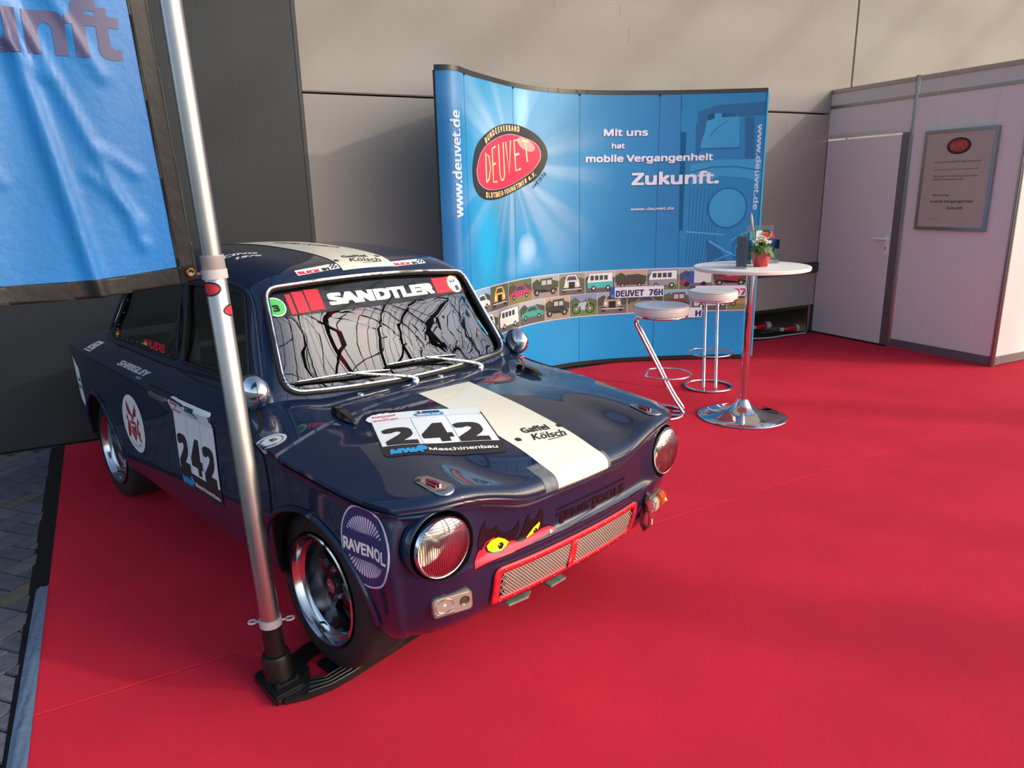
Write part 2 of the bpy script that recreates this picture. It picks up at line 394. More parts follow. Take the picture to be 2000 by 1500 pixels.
for x, z, r in ARCH:
    for s in (-1, 1): cut.append(cyl_cutter((x, s*.70, z), r, .56))
cut.append(MB().box((-1.3, 0, .85), (1.66, 1.06, 1.0)).build('cut', matteblack, ang=0))
HLX, HLY, HLZ = .515, .561, .578
for s in (-1, 1): cut.append(cyl_cutter((.50, s*HLY, HLZ), .106, .16, 'X', 48))
boolean(body, cut); smooth(body.data, 38); body.parent = car
# wheel arch lips following the body side
for x, z, r in ARCH:
    for s in (-1, 1):
        pts = []
        for a in np.linspace(4, 176, 50):
            px, pz = x+(r+.002)*math.cos(math.radians(a)), z+(r+.002)*math.sin(math.radians(a))
            h = SB.ray_cast(Vector((px, s*1.2, pz)), Vector((0, -s, 0)), 1.)[0]
            if h is None: h = Vector((px, s*.66, pz))
            pts.append((px, h.y+s*.002, pz))
        MB().tube(pts, .011, 8).build('arch_lip', navy, car)
# --- greenhouse
GH = [
 [(-.27, 0, .818), (-.28, .30, .818), (-.335, .555, .800), (-.345, .60, .790), (-.355, .625, .780), (-.36, .645, .770)],
 [(-.302, 0, .852), (-.315, .30, .855), (-.37, .557, .860), (-.385, .597, .852), (-.395, .620, .838), (-.40, .640, .815)],
 [(-.44, 0, 1.055), (-.452, .28, 1.05), (-.492, .520, 1.045), (-.525, .562, 1.035), (-.535, .592, .98), (-.54, .642, .835)],
 [(-.575, 0, 1.242), (-.583, .28, 1.237), (-.61, .485, 1.222), (-.65, .524, 1.20), (-.68, .575, 1.05), (-.70, .642, .862)],
 [(-.625, 0, 1.283), (-.635, .28, 1.276), (-.665, .478, 1.248), (-.72, .532, 1.212), (-.76, .578, 1.05), (-.80, .643, .862)],
 [(-.76, 0, 1.316), (-.77, .28, 1.308), (-.79, .475, 1.276), (-.84, .538, 1.222), (-.88, .58, 1.05), (-.92, .644, .862)],
 [(-1.05, 0, 1.340), (-1.05, .28, 1.332), (-1.05, .475, 1.297), (-1.07, .545, 1.230), (-1.10, .583, 1.05), (-1.12, .645, .862)],
 [(-1.45, 0, 1.350), (-1.45, .28, 1.342), (-1.45, .475, 1.303), (-1.45, .542, 1.232), (-1.45, .58, 1.05), (-1.45, .645, .862)],
 [(-1.85, 0, 1.325), (-1.85, .28, 1.317), (-1.83, .470, 1.280), (-1.80, .532, 1.215), (-1.80, .575, 1.05), (-1.80, .643, .862)],
 [(-2.03, 0, 1.270), (-2.02, .28, 1.262), (-1.98, .460, 1.235), (-1.94, .518, 1.185), (-1.97, .570, 1.05), (-2.00, .640, .862)],
 [(-2.18, 0, 1.10), (-2.17, .28, 1.10), (-2.12, .480, 1.09), (-2.07, .535, 1.06), (-2.10, .575, .98), (-2.13, .633, .862)],
 [(-2.33, 0, .90), (-2.32, .28, .90), (-2.27, .535, .90), (-2.22, .580, .90), (-2.21, .605, .88), (-2.20, .625, .855)],
]
gfull = [[(x, -y, z) for x, y, z in r[:0:-1]]+list(r) for r in GH]
GG = spline(np.array(gfull, float), [2, 8, 8, 4, 6, 8, 10, 10, 8, 8, 8]); GG = spline(GG.transpose(1, 0, 2), 6).transpose(1, 0, 2)
gh = mesh('roof_shell', GG.reshape(-1, 3), grid_faces(*GG.shape[:2]), [navy, matteblack], None, 45)
bm = bmesh.new(); bm.from_mesh(gh.data); bmesh.ops.recalc_face_normals(bm, faces=bm.faces[:])
if sum(f.normal.z for f in bm.faces) < 0: bmesh.ops.reverse_faces(bm, faces=bm.faces[:])
bm.to_mesh(gh.data); bm.free()
SG = bvh_of(gh)
so = gh.modifiers.new('s', 'SOLIDIFY'); so.thickness = .028; so.offset = -1; so.material_offset = 1; so.material_offset_rim = 1; apply_mods(gh)
def rpoly(pts, r, n=6):
    """round the corners of a convex polygon"""
    out = []; N = len(pts)
    for i in range(N):
        p, a, b = Vector(pts[i]), Vector(pts[i-1]), Vector(pts[(i+1) % N]); ri = r[i] if isinstance(r, (list, tuple)) else r
        u, v = (a-p).normalized(), (b-p).normalized(); ang = u.angle(v); d = min(ri/math.tan(ang/2), .48*(a-p).length, .48*(b-p).length)
        A_, B_ = p+u*d, p+v*d
        for k in range(n+1):
            t = k/n; out.append(tuple((A_*(1-t)+p*t)*(1-t)+(p*(1-t)+B_*t)*t))
    return out
_wb = [(y, .868-.016*(1-(y/.545)**2)) for y in np.linspace(-.545, .545, 9)]; _wt = [(y, 1.214+.020*(1-(y/.48)**2)) for y in np.linspace(.48, -.48, 9)]
WS = rpoly(_wb+_wt, [.07]+[.3]*7+[.07, .06]+[.3]*7+[.06], 6)
DW = rpoly([(-.50, .893), (-.66, 1.190), (-.70, 1.203), (-1.125, 1.212), (-1.095, .893)], [.03, .03, .03, .02, .02], 5)
QW = rpoly([(-1.165, .893), (-1.195, 1.212), (-1.84, 1.188), (-1.90, 1.16), (-2.03, .893)], [.02, .02, .05, .05, .04], 5)
BW = rpoly([(-.48, .93), (.48, .93), (.43, 1.20), (-.43, 1.20)], .06, 6)
MYZ = Matrix(((0, 0, 1, 0), (1, 0, 0, 0), (0, 1, 0, 0), (0, 0, 0, 1)))           # (y,z,depth) -> x
MXZ = Matrix(((1, 0, 0, 0), (0, 0, 1, 0), (0, 1, 0, 0), (0, 0, 0, 1)))           # (x,z,depth) -> y
cut = [MB().prism(WS, -.85, .1, MYZ).build('cut', matteblack, ang=0), MB().prism(BW, -2.6, -1.9, MYZ).build('cut', matteblack, ang=0)]
for P in (DW, QW): cut.append(MB().prism(P, -.9, .9, MXZ).build('cut', matteblack, ang=0))
for c in cut:
    bm = bmesh.new(); bm.from_mesh(c.data); bmesh.ops.recalc_face_normals(bm, faces=bm.faces[:]); bm.to_mesh(c.data); bm.free()
boolean(gh, cut); smooth(gh.data, 40); gh.parent = car
# --- glass panes and seals
glass = glassmat('window glass', '#a9b0b0', alpha=.5); wglass = glassmat('windscreen glass', '#b9c2c0', alpha=.6)
def fn_front(eps, x0=.2, sg=1):
    def f(u, v):
        h, n, i, d = SG.ray_cast(Vector((x0, u, v)), Vector((-sg, 0, 0)), 2.); 
        if h is None: h, n, i, d = SG.find_nearest(Vector((-.45 if sg > 0 else -2.1, u, v)))
        if n.x*sg < 0: n = -n
        return h+n*eps
    return f
def fn_side(eps, s):
    def f(u, v):
        h, n, i, d = SG.ray_cast(Vector((u, s*1.2, v)), Vector((0, -s, 0)), 1.)
        if h is None: h, n, i, d = SG.find_nearest(Vector((u, s*.58, v)))
        if n.y*s < 0: n = -n
        return h+n*eps
    return f
def grow(P, d):
    c = Vector((sum(p[0] for p in P)/len(P), sum(p[1] for p in P)/len(P))); return [tuple(Vector(p)+(Vector(p)-c).normalized()*d) for p in P]
windscreen = laid('windscreen', poly(grow(WS, .006)), fn_front(-.012), wglass, car, .05, label='windscreen with a black sun strip')
fW = fn_front(.004)
ring = [fW(*p) for p in WS]
MB().tube([fn_front(.003)(*p) for p in grow(WS, .006)], .014, 8, closed=True).build('windscreen_seal', rubber, car)
MB().tube([fn_front(.013)(*p) for p in grow(WS, .003)], .0062, 8, closed=True).build('seal_trim', chrome, car, label='chrome strip in the windscreen seal')
laid('rear_window', poly(grow(BW, .006)), fn_front(-.012, -3.2, -1), glass, car, .06)
MB().tube([fn_front(.003, -3.2, -1)(*p) for p in grow(BW, .006)], .012, 8, closed=True).build('rear_window_seal', rubber, car)
for s in (-1, 1):
    laid('door_window', poly(grow(DW, .006)), fn_side(-.012, s), glass, car, .08)
    laid('quarter_window', poly(grow(QW, .006)), fn_side(-.010, s), glass, car, .08)
    MB().tube([fn_side(.0, s)(*p) for p in grow(DW, .002)], .007, 6, closed=True).build('door_window_seal', rubber, car)
    MB().tube([fn_side(.0, s)(*p) for p in grow(QW, .002)], .007, 6, closed=True).build('quarter_window_seal', rubber, car)
    # rain gutter
    gp = [fn_side(.004, s)(x, z) for x, z in ((-.43, .90), (-.55, 1.085), (-.645, 1.205), (-.70, 1.222), (-.9, 1.232), (-1.2, 1.240), (-1.6, 1.236), (-1.85, 1.21), (-1.96, 1.16), (-2.09, .92))]
    gp = [tuple(p) for p in spline(np.array(gp), 6)]
    MB().tube(gp, .0065, 6).build('rain_gutter', navy, car)
    # pop rivets round the quarter pane
    rv = MB()
    for i in range(0, len(QW)):
        a, b = Vector(QW[i]), Vector(QW[(i+1) % len(QW)]); L = (b-a).length; k = max(1, int(L/.07))
        for j in range(k):
            p = a+(b-a)*(j/k); p = Vector(grow([tuple(p)]+list(QW), 0)[0]); c = Vector((-1.6, 1.03)); p = p+(c-p).normalized()*.014
            q = fn_side(-.007, s)(p.x, p.y); rv.lathe([(.003, 0), (.0025, .002), (0, .003)], 6, Matrix.Translation(q)@Vector((0, s, 0)).to_track_quat('Z', 'Y').to_matrix().to_4x4())
    rv.build('rivets', steel, car, kind='stuff')
# --- doors: skin panels standing a little proud
def door_outline():
    return rpoly([(-1.165, .862), (-1.165, .42), (-1.10, .285), (-.20, .268), (-.165, .60), (-.185, .735), (-.27, .785), (-.40, .822), (-.50, .858)], [.01, .12, .06, .05, .5, .1, .1, .1, .02], 6)
for s in (-1, 1):
    fb = lambda e, s=s: (lambda u, v: (lambda r: (r[0]+(r[1] if r[1].y*s > 0 else -r[1])*e) if r[0] is not None else Vector((u, s*.66, v)))(SB.ray_cast(Vector((u, s*1.2, v)), Vector((0, -s, 0)), 1.)[:2]))
    d = laid('door', poly(door_outline()), fb(.0035), navy, car, .03)
    laid('door_gap', poly(grow(door_outline(), .007)), fb(.0012), matteblack, d, .05)
    # handle
    H = MB(); hx = -1.035; hp = fb(0.0)(hx, .775); o = Vector((0, s, .25)).normalized()
    H.tube([hp+Vector((-.075, 0, 0))+o*.004, hp+Vector((-.07, 0, 0))+o*.02, hp+Vector((.0, 0, 0))+o*.024, hp+Vector((.075, 0, 0))+o*.017, hp+Vector((.09, 0, 0))+o*.004], [.008, .012, .012, .009, .004], 8)
    H.build('door_handle', chrome, d)
    MB().box(hp+Vector((-.05, 0, 0)), (.03, .03, .02), bev=.004).build('door_lock', black, d)
# --- wheels
def make_wheel(name, x, y, wz, dark=True):
    s = -1 if y < 0 else 1; w = empty('wheel', (x, y, zpl(x, y, wz)), (0, 0, 0 if s > 0 else PI), parent=car)
    # local: axle along Y, outer face at +Y ... mirrored by the turn
    M = Matrix.Rotation(-PI/2, 4, 'X')
    R_ = .28
    t = MB(); t.lathe([(.195, -.185), (.225, -.195), (.255, -.192), (.270, -.182), (.2775, -.165), (.280, -.10), (.2775, -.03), (.270, -.012), (.255, -.001), (.225, .003), (.200, -.002), (.193, -.012), (.190, -.06), (.190, -.15), (.195, -.185)], 72, M, cap=False)
    ty = t.build('tyre', rubber, w)
    # raised tread grooves and side lettering blocks
    g = MB()
    for k in range(36):
        a = 2*PI*k/36; 
        g.tube([Matrix.Rotation(a, 3, 'Y')@Vector((.2803, yy, 0)) if False else Matrix.Rotation(a+.10*(yy/.08), 3, 'Y')@Vector((.2795, yy, 0)) for yy in (-.165, -.13, -.095)], .0018, 4)
    g.build('tread_groove', matteblack, ty, kind='stuff')
    lt = text2d('OUTSIDE', .026, 'CENTER', .02, res=2)
    def sw(u, v): 
        a = PI/2+.35*s*1-u/.235; r = .230+v
        return Matrix.Rotation(0, 3, 'X')@Vector((r*math.cos(a)*(1), .0036, r*math.sin(a)))
    laid('tyre_lettering', (([(-x_, y_) for x_, y_ in lt[0]]), lt[1]), sw, mat('raised rubber', '#2c2c30', .5), ty, .02)
    r = MB(); r.lathe([(.192, -.004), (.194, .004), (.188, .007), (.183, .001), (.180, -.012), (.176, -.022), (.165, -.026), (.158, -.034), (.156, -.075), (.150, -.085), (.146, -.16), (.190, -.175)], 64, M, cap=False)
    rim = r.build('rim', chrome if False else mat('polished alloy', '#c9cbd0', .14, 1), w)
    b = MB()
    b.lathe([(0, -.066), (.05, -.066), (.052, -.060), (.052, -.088), (0, -.088)], 32, M)
    for k in range(4):
        a = 2*PI*k/4+.55; D = Vector((math.cos(a), 0, math.sin(a))); Pn = Vector((-math.sin(a), 0, math.cos(a)))
        vs = []
        for rr, hw, yf, yb in ((.030, .030, -.058, -.095), (.075, .027, -.050, -.100), (.115, .021, -.056, -.105), (.156, .020, -.074, -.110)):
            for q, yy in ((-hw, yf-.014), (-hw*.55, yf), (hw*.55, yf), (hw, yf-.014), (hw, yb), (-hw, yb)): vs.append(D*rr+Pn*q+Vector((0, yy, 0)))
        b.add(vs, [(i*6+j, i*6+(j+1) % 6, (i+1)*6+(j+1) % 6, (i+1)*6+j) for i in range(3) for j in range(6)])
    sp = b.build('wheel_spokes', blackgloss, w, 30)
    MB().lathe([(0, -.12), (.152, -.12), (.154, -.14), (0, -.14)], 40, M).build('brake_disc', mat('dark cast iron', '#17181a', .5, .6), w)
    MB().lathe([(.036, -.062), (.034, -.046), (.030, -.040), (0, -.038)], 32, M).build('hub_cap', black, w)
    laid('hub_emblem', ell(0, 0, .026, .026, 32), lambda u, v: Vector((u, -.0372, v)), mat('emblem red', '#8a2a3a', .4), sp, 0)
    laid('emblem_line', join2(line2([(-.022, 0), (.022, 0)], .003), line2([(-.012, -.02), (.012, .02)], .003)), lambda u, v: Vector((u, -.0366, v)), silver, sp, 0)
    for k in range(4):
        a = 2*PI*k/4+.55+PI/4; MB().lathe([(.0105, -.088), (.0105, -.062), (.008, -.056), (0, -.056)], 6, Matrix.Translation((.045*math.cos(a), 0, .045*math.sin(a)))@M).build('wheel_nut', steel, w)
    va = -1.25; MB().tube([(.165*math.cos(va), -.03, .165*math.sin(va)), (.155*math.cos(va), -.012, .155*math.sin(va))], .004, 6).build('valve', black, w)
    return w
for (x, y, z) in ((0, -.672, .300), (-2.115, -.670, .285), (0, .672, .28), (-2.115, .670, .28)): make_wheel('wheel', x, y, z)
# --- helpers on the finished skins
BB = bvh_of(bonnet)
def gfn(eps):
    """(row, y) -> point on the bonnet grid"""
    def f(r, y):
        i = min(max(int(r), 0), UH-1); t = r-i; P = G[i]*(1-t)+G[i+1]*t; j = int(np.clip(np.searchsorted(P[:, 1], y)-1, 0, V_-2))
        k = (y-P[j, 1])/(P[j+1, 1]-P[j, 1]+1e-9); p = P[j]*(1-k)+P[j+1]*k
        q = G[min(i+1, U_-1)]-G[max(i-1, 0)]; a = Vector(q[j]); b = Vector(P[j+1]-P[j]); n = a.cross(b).normalized(); n = n if n.z > 0 or abs(n.z) < 1e-3 else -n
        if r < 3 and n.x < 0: n = -n
        return Vector(p)+n.normalized()*eps
    return f
GW = Vector
# cream stripe
def strip_mesh(name, y0, y1, r0, r1, eps, m, parent, n=10, **k):
    fn = gfn(eps); rr = [r0]+[i for i in range(math.ceil(r0+.01), int(r1)+1)]+[r1]; v = [fn(r, y0+(y1-y0)*j/n) for r in rr for j in range(n+1)]
    return mesh(name, v, grid_faces(len(rr), n+1), m, parent, 60, **k)
strip_mesh('bonnet_stripe', -.134, .120, .5, UH-.25, .0014, cream, bonnet)
spots = mat('worn grey tape', '#62676a', .5, noise=.35, nscale=60)
strip_mesh('tape_patch', -.192, -.134, .5, 13, .0011, spots, bonnet, 5, label='worn grey tape beside the stripe')
strip_mesh('tape_patch', .120, .136, .5, 9, .0011, spots, bonnet, 3)
onroof = on_surf(SG, (0, 0, 1.3), (1, 0, 0), (0, 1, 0), (0, 0, 1), .0015)
laid('roof_stripe', rect(-2.04, -.134, -.592, .120), on_surf(SG, (0, 0, 1.3), (1, 0, 0), (0, 1, 0), (.25, 0, 1), .0022), cream, gh, .02)
# words on the stripe
def gaffel(fr, parent, s=1.):
    a = text2d('Gaffel', .070*s, 'CENTER', .024, sx=.95); b = text2d('Kölsch', .060*s, 'CENTER', .010, shear=.35, sx=.95)
    star = [(.014*math.cos(PI/2+PI*k/5)*(1 if k % 2 == 0 else .4)*s, .014*math.sin(PI/2+PI*k/5)*(1 if k % 2 == 0 else .4)*s) for k in range(10)]
    sh = join2(xf(a, 0, .006*s), xf(b, .02*s, -.050*s), xf((star, [tuple(range(10))]), -.112*s, -.03*s), xf((star, [tuple(range(10))]), .112*s, .02*s), line2([(.0*s, -.062*s), (.05*s, -.058*s), (.1*s, -.048*s)], .004*s))
    laid('stripe_lettering', sh, fr, dkgrey, parent, .05)
gaffel(on_surf(BB, (.345, .012, .75), (.20, .98, 0), (-.98, .20, 0), (0, 0, 1), .0032), bonnet, .92)
gaffel(on_surf(SG, (-.69, -.01, 1.3), (.12, .99, 0), (-.99, .12, 0), (0, 0, 1), .0032), gh, .95)
laid('stripe_lettering', text2d('Gaffel Kölsch', .075, 'CENTER', .01, sx=1.0), on_surf(SG, (-1.15, .0, 1.3), (.95, .30, 0), (-.3, .95, 0), (0, 0, 1), .0032), dkgrey, gh, .05)
# race number plates
def number_plate(fr, parent, w=.40, h=.335, nm='number_sticker', lbl=None):
    W_, H_ = w/2, h/2
    def L(n, sh, m, e): return laid(n, sh, fr(e), m, base, .045)
    base = laid(nm, rrect(-W_, -H_, W_, H_, .028), fr(.0020), dkgrey, parent, .045, label=lbl)
    L('white_field', join2(rect(-W_+.006, -H_+.075, W_-.006, H_-.055)), mat('number white', '#e4ebed', .4), .0026)
    L('header_field', rrect(-W_+.002, H_-.056, W_-.002, H_-.002, .02), mat('header white', '#dfe6e8', .4), .0026)
    for k, ch in enumerate('242'):
        L('digit', fit(ch, -.172+.118*k+(-.006 if k == 0 else 0), -H_+.086+(.008 if k == 1 else 0), .104, .178*h/.335, .038), mat('number black', '#2b2726', .45), .0033)
    L('divider_line', join2(line2([(-.062, -H_+.076), (-.062, H_-.06)], .0015), line2([(.062, -H_+.076), (.062, H_-.06)], .0015), line2([(-W_+.006, H_-.058), (W_-.006, H_-.058)], .0015)), mat('thin line', '#7c8486', .5), .0030)
    c = join2(*[ell(-.145+.052*math.cos(a), H_-.036+.026*math.sin(a), .014, .012, 12) for a in np.linspace(0, 2*PI, 15)[:-1]], ell(-.145, H_-.036, .054, .028, 28))
    L('round_badge', c, mat('badge white', '#e9e6e6', .45), .0033)
    L('badge_text', join2(fit('Kampf', -.188, H_-.030, .084, .017, .03), fit('der', -.157, H_-.042, .024, .009, .03), fit('Zwerge', -.190, H_-.058, .088, .014, .03)), mat('badge red', '#b65a66', .5), .0040)
    L('cup_bar', rrect(-.045, H_-.052, .062, H_-.026, .012), prblue, .0033)
    L('cup_text', join2(fit('1300', -.034, H_-.027, .085, .018, .05)), dkgrey, .0042)
    L('cup_text', join2(fit('HISTO CUP', -.034, H_-.047, .084, .014, .04, .2)), white, .0042)
    L('maker_text', fit('MWA', -.180, -H_+.015, .105, .043, .05, .15), prblue, .0042)
    L('maker_text', fit('Maschinenbau', -.055, -H_+.026, .228, .026, .02), white, .0042)
    gear = [((.013+.005*(k % 2))*math.cos(2*PI*k/16), (.013+.005*(k % 2))*math.sin(2*PI*k/16)) for k in range(16)]
    L('gear_mark', xf((gear, [tuple(range(16))]), -.075, -H_+.045), prblue, .0042)
number_plate(lambda e: on_surf(BB, (.155, -.290, .78), (.435, .900, 0), (-.905, .425, 0), (0, 0, 1), e), bonnet, lbl='white bonnet plate with black 242')
def doorfr(s): return lambda e: on_surf(bvh_door[s], (-.738, s*.75, .615), (-s, 0, 0), (0, 0, 1), (0, s, .12), e)
doors = [o for o in car.children if o.name.startswith('door') and len(o.children)]
bvh_door = {(-1 if sum(v.co.y for v in o.data.vertices) < 0 else 1): bvh_of(o) for o in doors}
for o in doors: number_plate(doorfr(-1 if sum(v.co.y for v in o.data.vertices) < 0 else 1), o, .385, .372, lbl='white door plate with black 242')
# windscreen sun strip
def fw(e): return fn_front(-.012+e)
top = [p for p in grow(WS, .006) if p[1] > 1.134]; xs = [p[0] for p in top]
laid('sun_strip', poly([(-.515, 1.118)]+[(min(xs)-.012, 1.16)]+[] if False else [(.518, 1.134), ]+top+[(-.515, 1.122)]), fw(.0015), blackgloss, windscreen, .05, label='black sun strip')
laid('strip_bar', join2(rect(-.418, 1.128, -.398, 1.200), rect(-.390, 1.130, -.345, 1.206), rect(-.338, 1.134, -.278, 1.210)), fw(.0025), red, windscreen, .05)
laid('strip_bar', rect(.288, 1.143, .452, 1.208), fw(.0025), red, windscreen, .05)
laid('strip_lettering', fit('SANDTLER', -.252, 1.150, .530, .056, .05), fw(.0030), white, windscreen, .05)
g_ = laid('class_badge', ell(-.468, 1.158, .038, .034, 32), fw(.0030), white, windscreen, .05, label='round green badge with a 3')
laid('badge_disc', ell(-.468, 1.158, .034, .030, 32), fw(.0038), mat('badge green', '#4fbf63', .45), g_, .05)
laid('badge_digit', fit('3', -.480, 1.143, .024, .031, .04), fw(.0046), black, g_, .05)
g_ = laid('scrutineer_badge', ell(.412, 1.174, .042, .037, 32), fw(.0030), mat('badge yellow', '#e2c56a', .45), windscreen, .05, label='round GLP badge with a B')
laid('badge_disc', ell(.412, 1.174, .037, .033, 32), fw(.0038), white, g_, .05)
laid('badge_text', join2(fit('GLP', .385, 1.182, .040, .016, .03), fit('B', .408, 1.148, .022, .026, .06)), fw(.0046), mat('navy print', '#2a3c7a', .5), g_, .05)
laid('toll_sticker', poly([(.490, .945), (.500, .945), (.476, 1.01), (.466, 1.01)]), fw(.002), prblue, windscreen, .05)
# roof edge stickers
for yc, sc in ((-.235, 1.), (.215, .95)):
    fr = lambda e: on_surf(SG, (-.625, yc, 1.268), (-.05, 1, 0), (-.80, 0, .6), (.55, 0, .83), e)
    b_ = laid('roof_sticker', poly([(-.098*sc, -.018), (.095*sc, -.010), (.098*sc, .026), (.06*sc, .030), (.04*sc, .018), (-.098*sc, .016)]), fr(.0012), white, gh, .03)
    laid('sticker_text', fit('SLICK', -.095*sc, -.012, .100*sc, .022, .045, .1), fr(.0020), red, b_, .03)
    laid('sticker_text', fit('51', .015*sc, -.010, .034*sc, .022, .06), fr(.0020), dkgrey, b_, .03)
    laid('flag_check', join2(*[rect(.058*sc+.008*i, -.006+.008*j, .066*sc+.008*i, .002+.008*j) for i in range(4) for j in range(4) if (i+j) % 2 == 0]), fr(.0020), dkgrey, b_, .03)
laid('roof_lettering', join2(xf(text2d('RACING', .085, 'CENTER', .03, shear=.2), 0, 0), xf(text2d('1976', .07, 'CENTER', .03, shear=.2), .06, -.08)), on_surf(SG, (-1.0, -.42, 1.3), (.35, .94, 0), (-.94, .35, 0), (0, 0, 1), .0016), white, gh, .04)
# --- round oil badge on the front corner
RN = Vector((.34, -.94, 0)).normalized(); RU = Vector((.94, .34, 0)).normalized()
fr = lambda e: on_surf(SB, Vector((.332, -.700, .568)), RU, Vector((0, 0, 1)), RN, e)
nv_ = mat('badge navy', '#2c3566', .4); pale = mat('badge pale', '#cfc8de', .4)
b_ = laid('oil_badge', ell(0, 0, .104, .131, 64), fr(.0015), pale, body, .02, label='round blue and white oil badge')
laid('badge_field', ell(0, 0, .098, .125, 64), fr(.0024), nv_, b_, .02)
rays = []
for k in range(48):
    a = 2*PI*k/48; c, s_ = math.cos(a), math.sin(a)
    if abs(s_) < .30: continue
    p0, p1, wd = (.028+.022*abs(c)), .088, .0035
    y0 = .040; r0 = max(.036, y0/abs(s_)); 
    if r0 > .083: continue
    n_ = (-s_, c); q = lambda r, w: (r*c*.93+n_[0]*w, r*s_*1.08+n_[1]*w)
    rays.append(poly([q(r0, -.0012), q(r0, .0012), q(.086, .0038), q(.090, 0), q(.086, -.0038)]))
laid('badge_rays', join2(*rays), fr(.0032), pale, b_, .03)
laid('badge_lettering', fit('RAVENOL', -.092, -.024, .184, .052, .03), fr(.0040), white, b_, .02)
# --- side badges
fr = lambda e: on_surf(SB, (-1.468, -.74, .568), (1, 0, .02), (-.02, 0, 1), (0, -1, 0), e)
b_ = laid('crest_sticker', ell(0, 0, .142, .136, 48), fr(.0015), white, body, .04, label='white oval sticker with a red crest')
cr = mat('crest red', '#a32436', .45); F = []
for s in (-1, 1):
    F += [poly([(s*.012, .05), (s*.06, .105), (s*.050, .075), (s*.066, .082), (s*.054, .055), (s*.064, .055), (s*.040, .038), (s*.012, .035)])]
    F += [poly([(s*.045, .0), (s*.065, .015), (s*.062, -.02), (s*.085, -.035), (s*.070, -.05), (s*.09, -.075), (s*.06, -.07), (s*.045, -.04)]), poly([(s*.06, .02), (s*.075, .04), (s*.085, .015), (s*.07, .005)])]
F += [poly([(-.035, .012), (.035, .012), (.035, -.045), (0, -.085), (-.035, -.045)]), poly([(-.015, .03), (0, .05), (.015, .03), (.01, .015), (-.01, .015)])]
laid('crest', join2(*F), fr(.0024), cr, b_, .04)
laid('crest_detail', join2(rect(-.024, -.012, .024, 0), line2([(-.03, -.02), (.03, -.055)], .004)), fr(.0032), white, b_, .04)
laid('crest_text', arc_text('VEREINSCHRONIK', 0, 0, .115, .110, 232, 308, .015, .01), fr(.0024), dkgrey, b_, .04)
fr = lambda e: on_surf(SB, (-1.43, -.71, .825), (1, 0, 0), (0, .78, .62), (0, -.62, .78), e)
laid('side_lettering', fit('SHRIGLEY', -.19, -.02, .37, .042, .04, .3), fr(.0014), silver, body, .03)
laid('side_lettering', xf(text2d('RACING', .022, 'CENTER', .01, shear=.3), .12, -.042), fr(.0014), silver, body, .03)
fr = lambda e: on_surf(SB, (-.168, -.712, .770), (.95, .25, 0), (0, .6, .8), (.1, -.75, .65), e)
b_ = laid('club_sticker', ell(0, 0, .045, .042, 32), fr(.0014), silver, body, .02, label='small silver oval club sticker')
laid('sticker_text', join2(xf(text2d('40', .032, 'CENTER', .03), 0, .0), ringp(0, 0, .036, .033, .002, 30)), fr(.0022), dkgrey, b_, .02)
laid('sticker_text', join2(*[ell(.03*math.cos(a), .028*math.sin(a), .005, .003, 8, a+.7) for a in np.linspace(PI*1.05, PI*1.95, 11)]), fr(.0022), mat('wreath blue', '#41607a', .5), b_, .02)
fr = lambda e: on_surf(SB, (-2.10, -.70, .84), (1, 0, 0), (0, .8, .6), (0, -.6, .8), e)
b_ = laid('event_sticker', rect(-.055, -.035, .055, .045), fr(.0014), white, body, .03, label='white sticker on the rear wing')
laid('sticker_text', join2(ringp(0, .01, .03, .022, .008), rect(-.045, -.028, .045, -.018)), fr(.0022), mat('sticker brown', '#6a4a3a', .5), b_, .03)
fr = lambda e: on_surf(SB, (-2.42, -.70, .58), (1, 0, 0), (0, 0, 1), (0, -1, 0), e)
b_ = laid('rear_sticker', poly([(-.13, .15), (.02, .10), (.09, -.14), (-.04, -.08)]), fr(.0014), white, body, .03, label='white sticker with black emblem ahead of the tail')
laid('sticker_text', xf(join2(xf(text2d('Gaffel', .05, 'CENTER', .02), 0, .03), xf(text2d('Kölsch', .045, 'CENTER', .01, shear=.3), 0, -.02)), -.01, 0, .8), fr(.0022), dkgrey, b_, .03)
fq = lambda e: fn_side(-.010+e, -1)
def gflag(x, z, w=.05, h=.036):
    for i, m in enumerate((black, red, mat('flag gold', '#e0b020', .5))): laid('window_flag', rect(x, z+h*(2-i)/3, x+w, z+h*(3-i)/3), fq(.002), m, car)
gflag(-2.0, .905); gflag(-1.60, .905)
laid('driver_name', fit('N.EDEL', -1.535, .903, .22, .042, .045), fq(.0025), red, car, .04, label='red driver name on the quarter window')
laid('name_panel', rect(-1.62, .896, -1.28, .948), fq(.0012), glassmat('clear film', '#d8d8dc', alpha=.3), car, .04)
laid('pillar_sticker', poly([(-2.055, .95), (-2.02, 1.02), (-1.985, 1.10), (-1.998, 1.0)]), fn_side(.002, -1), white, gh, .03)
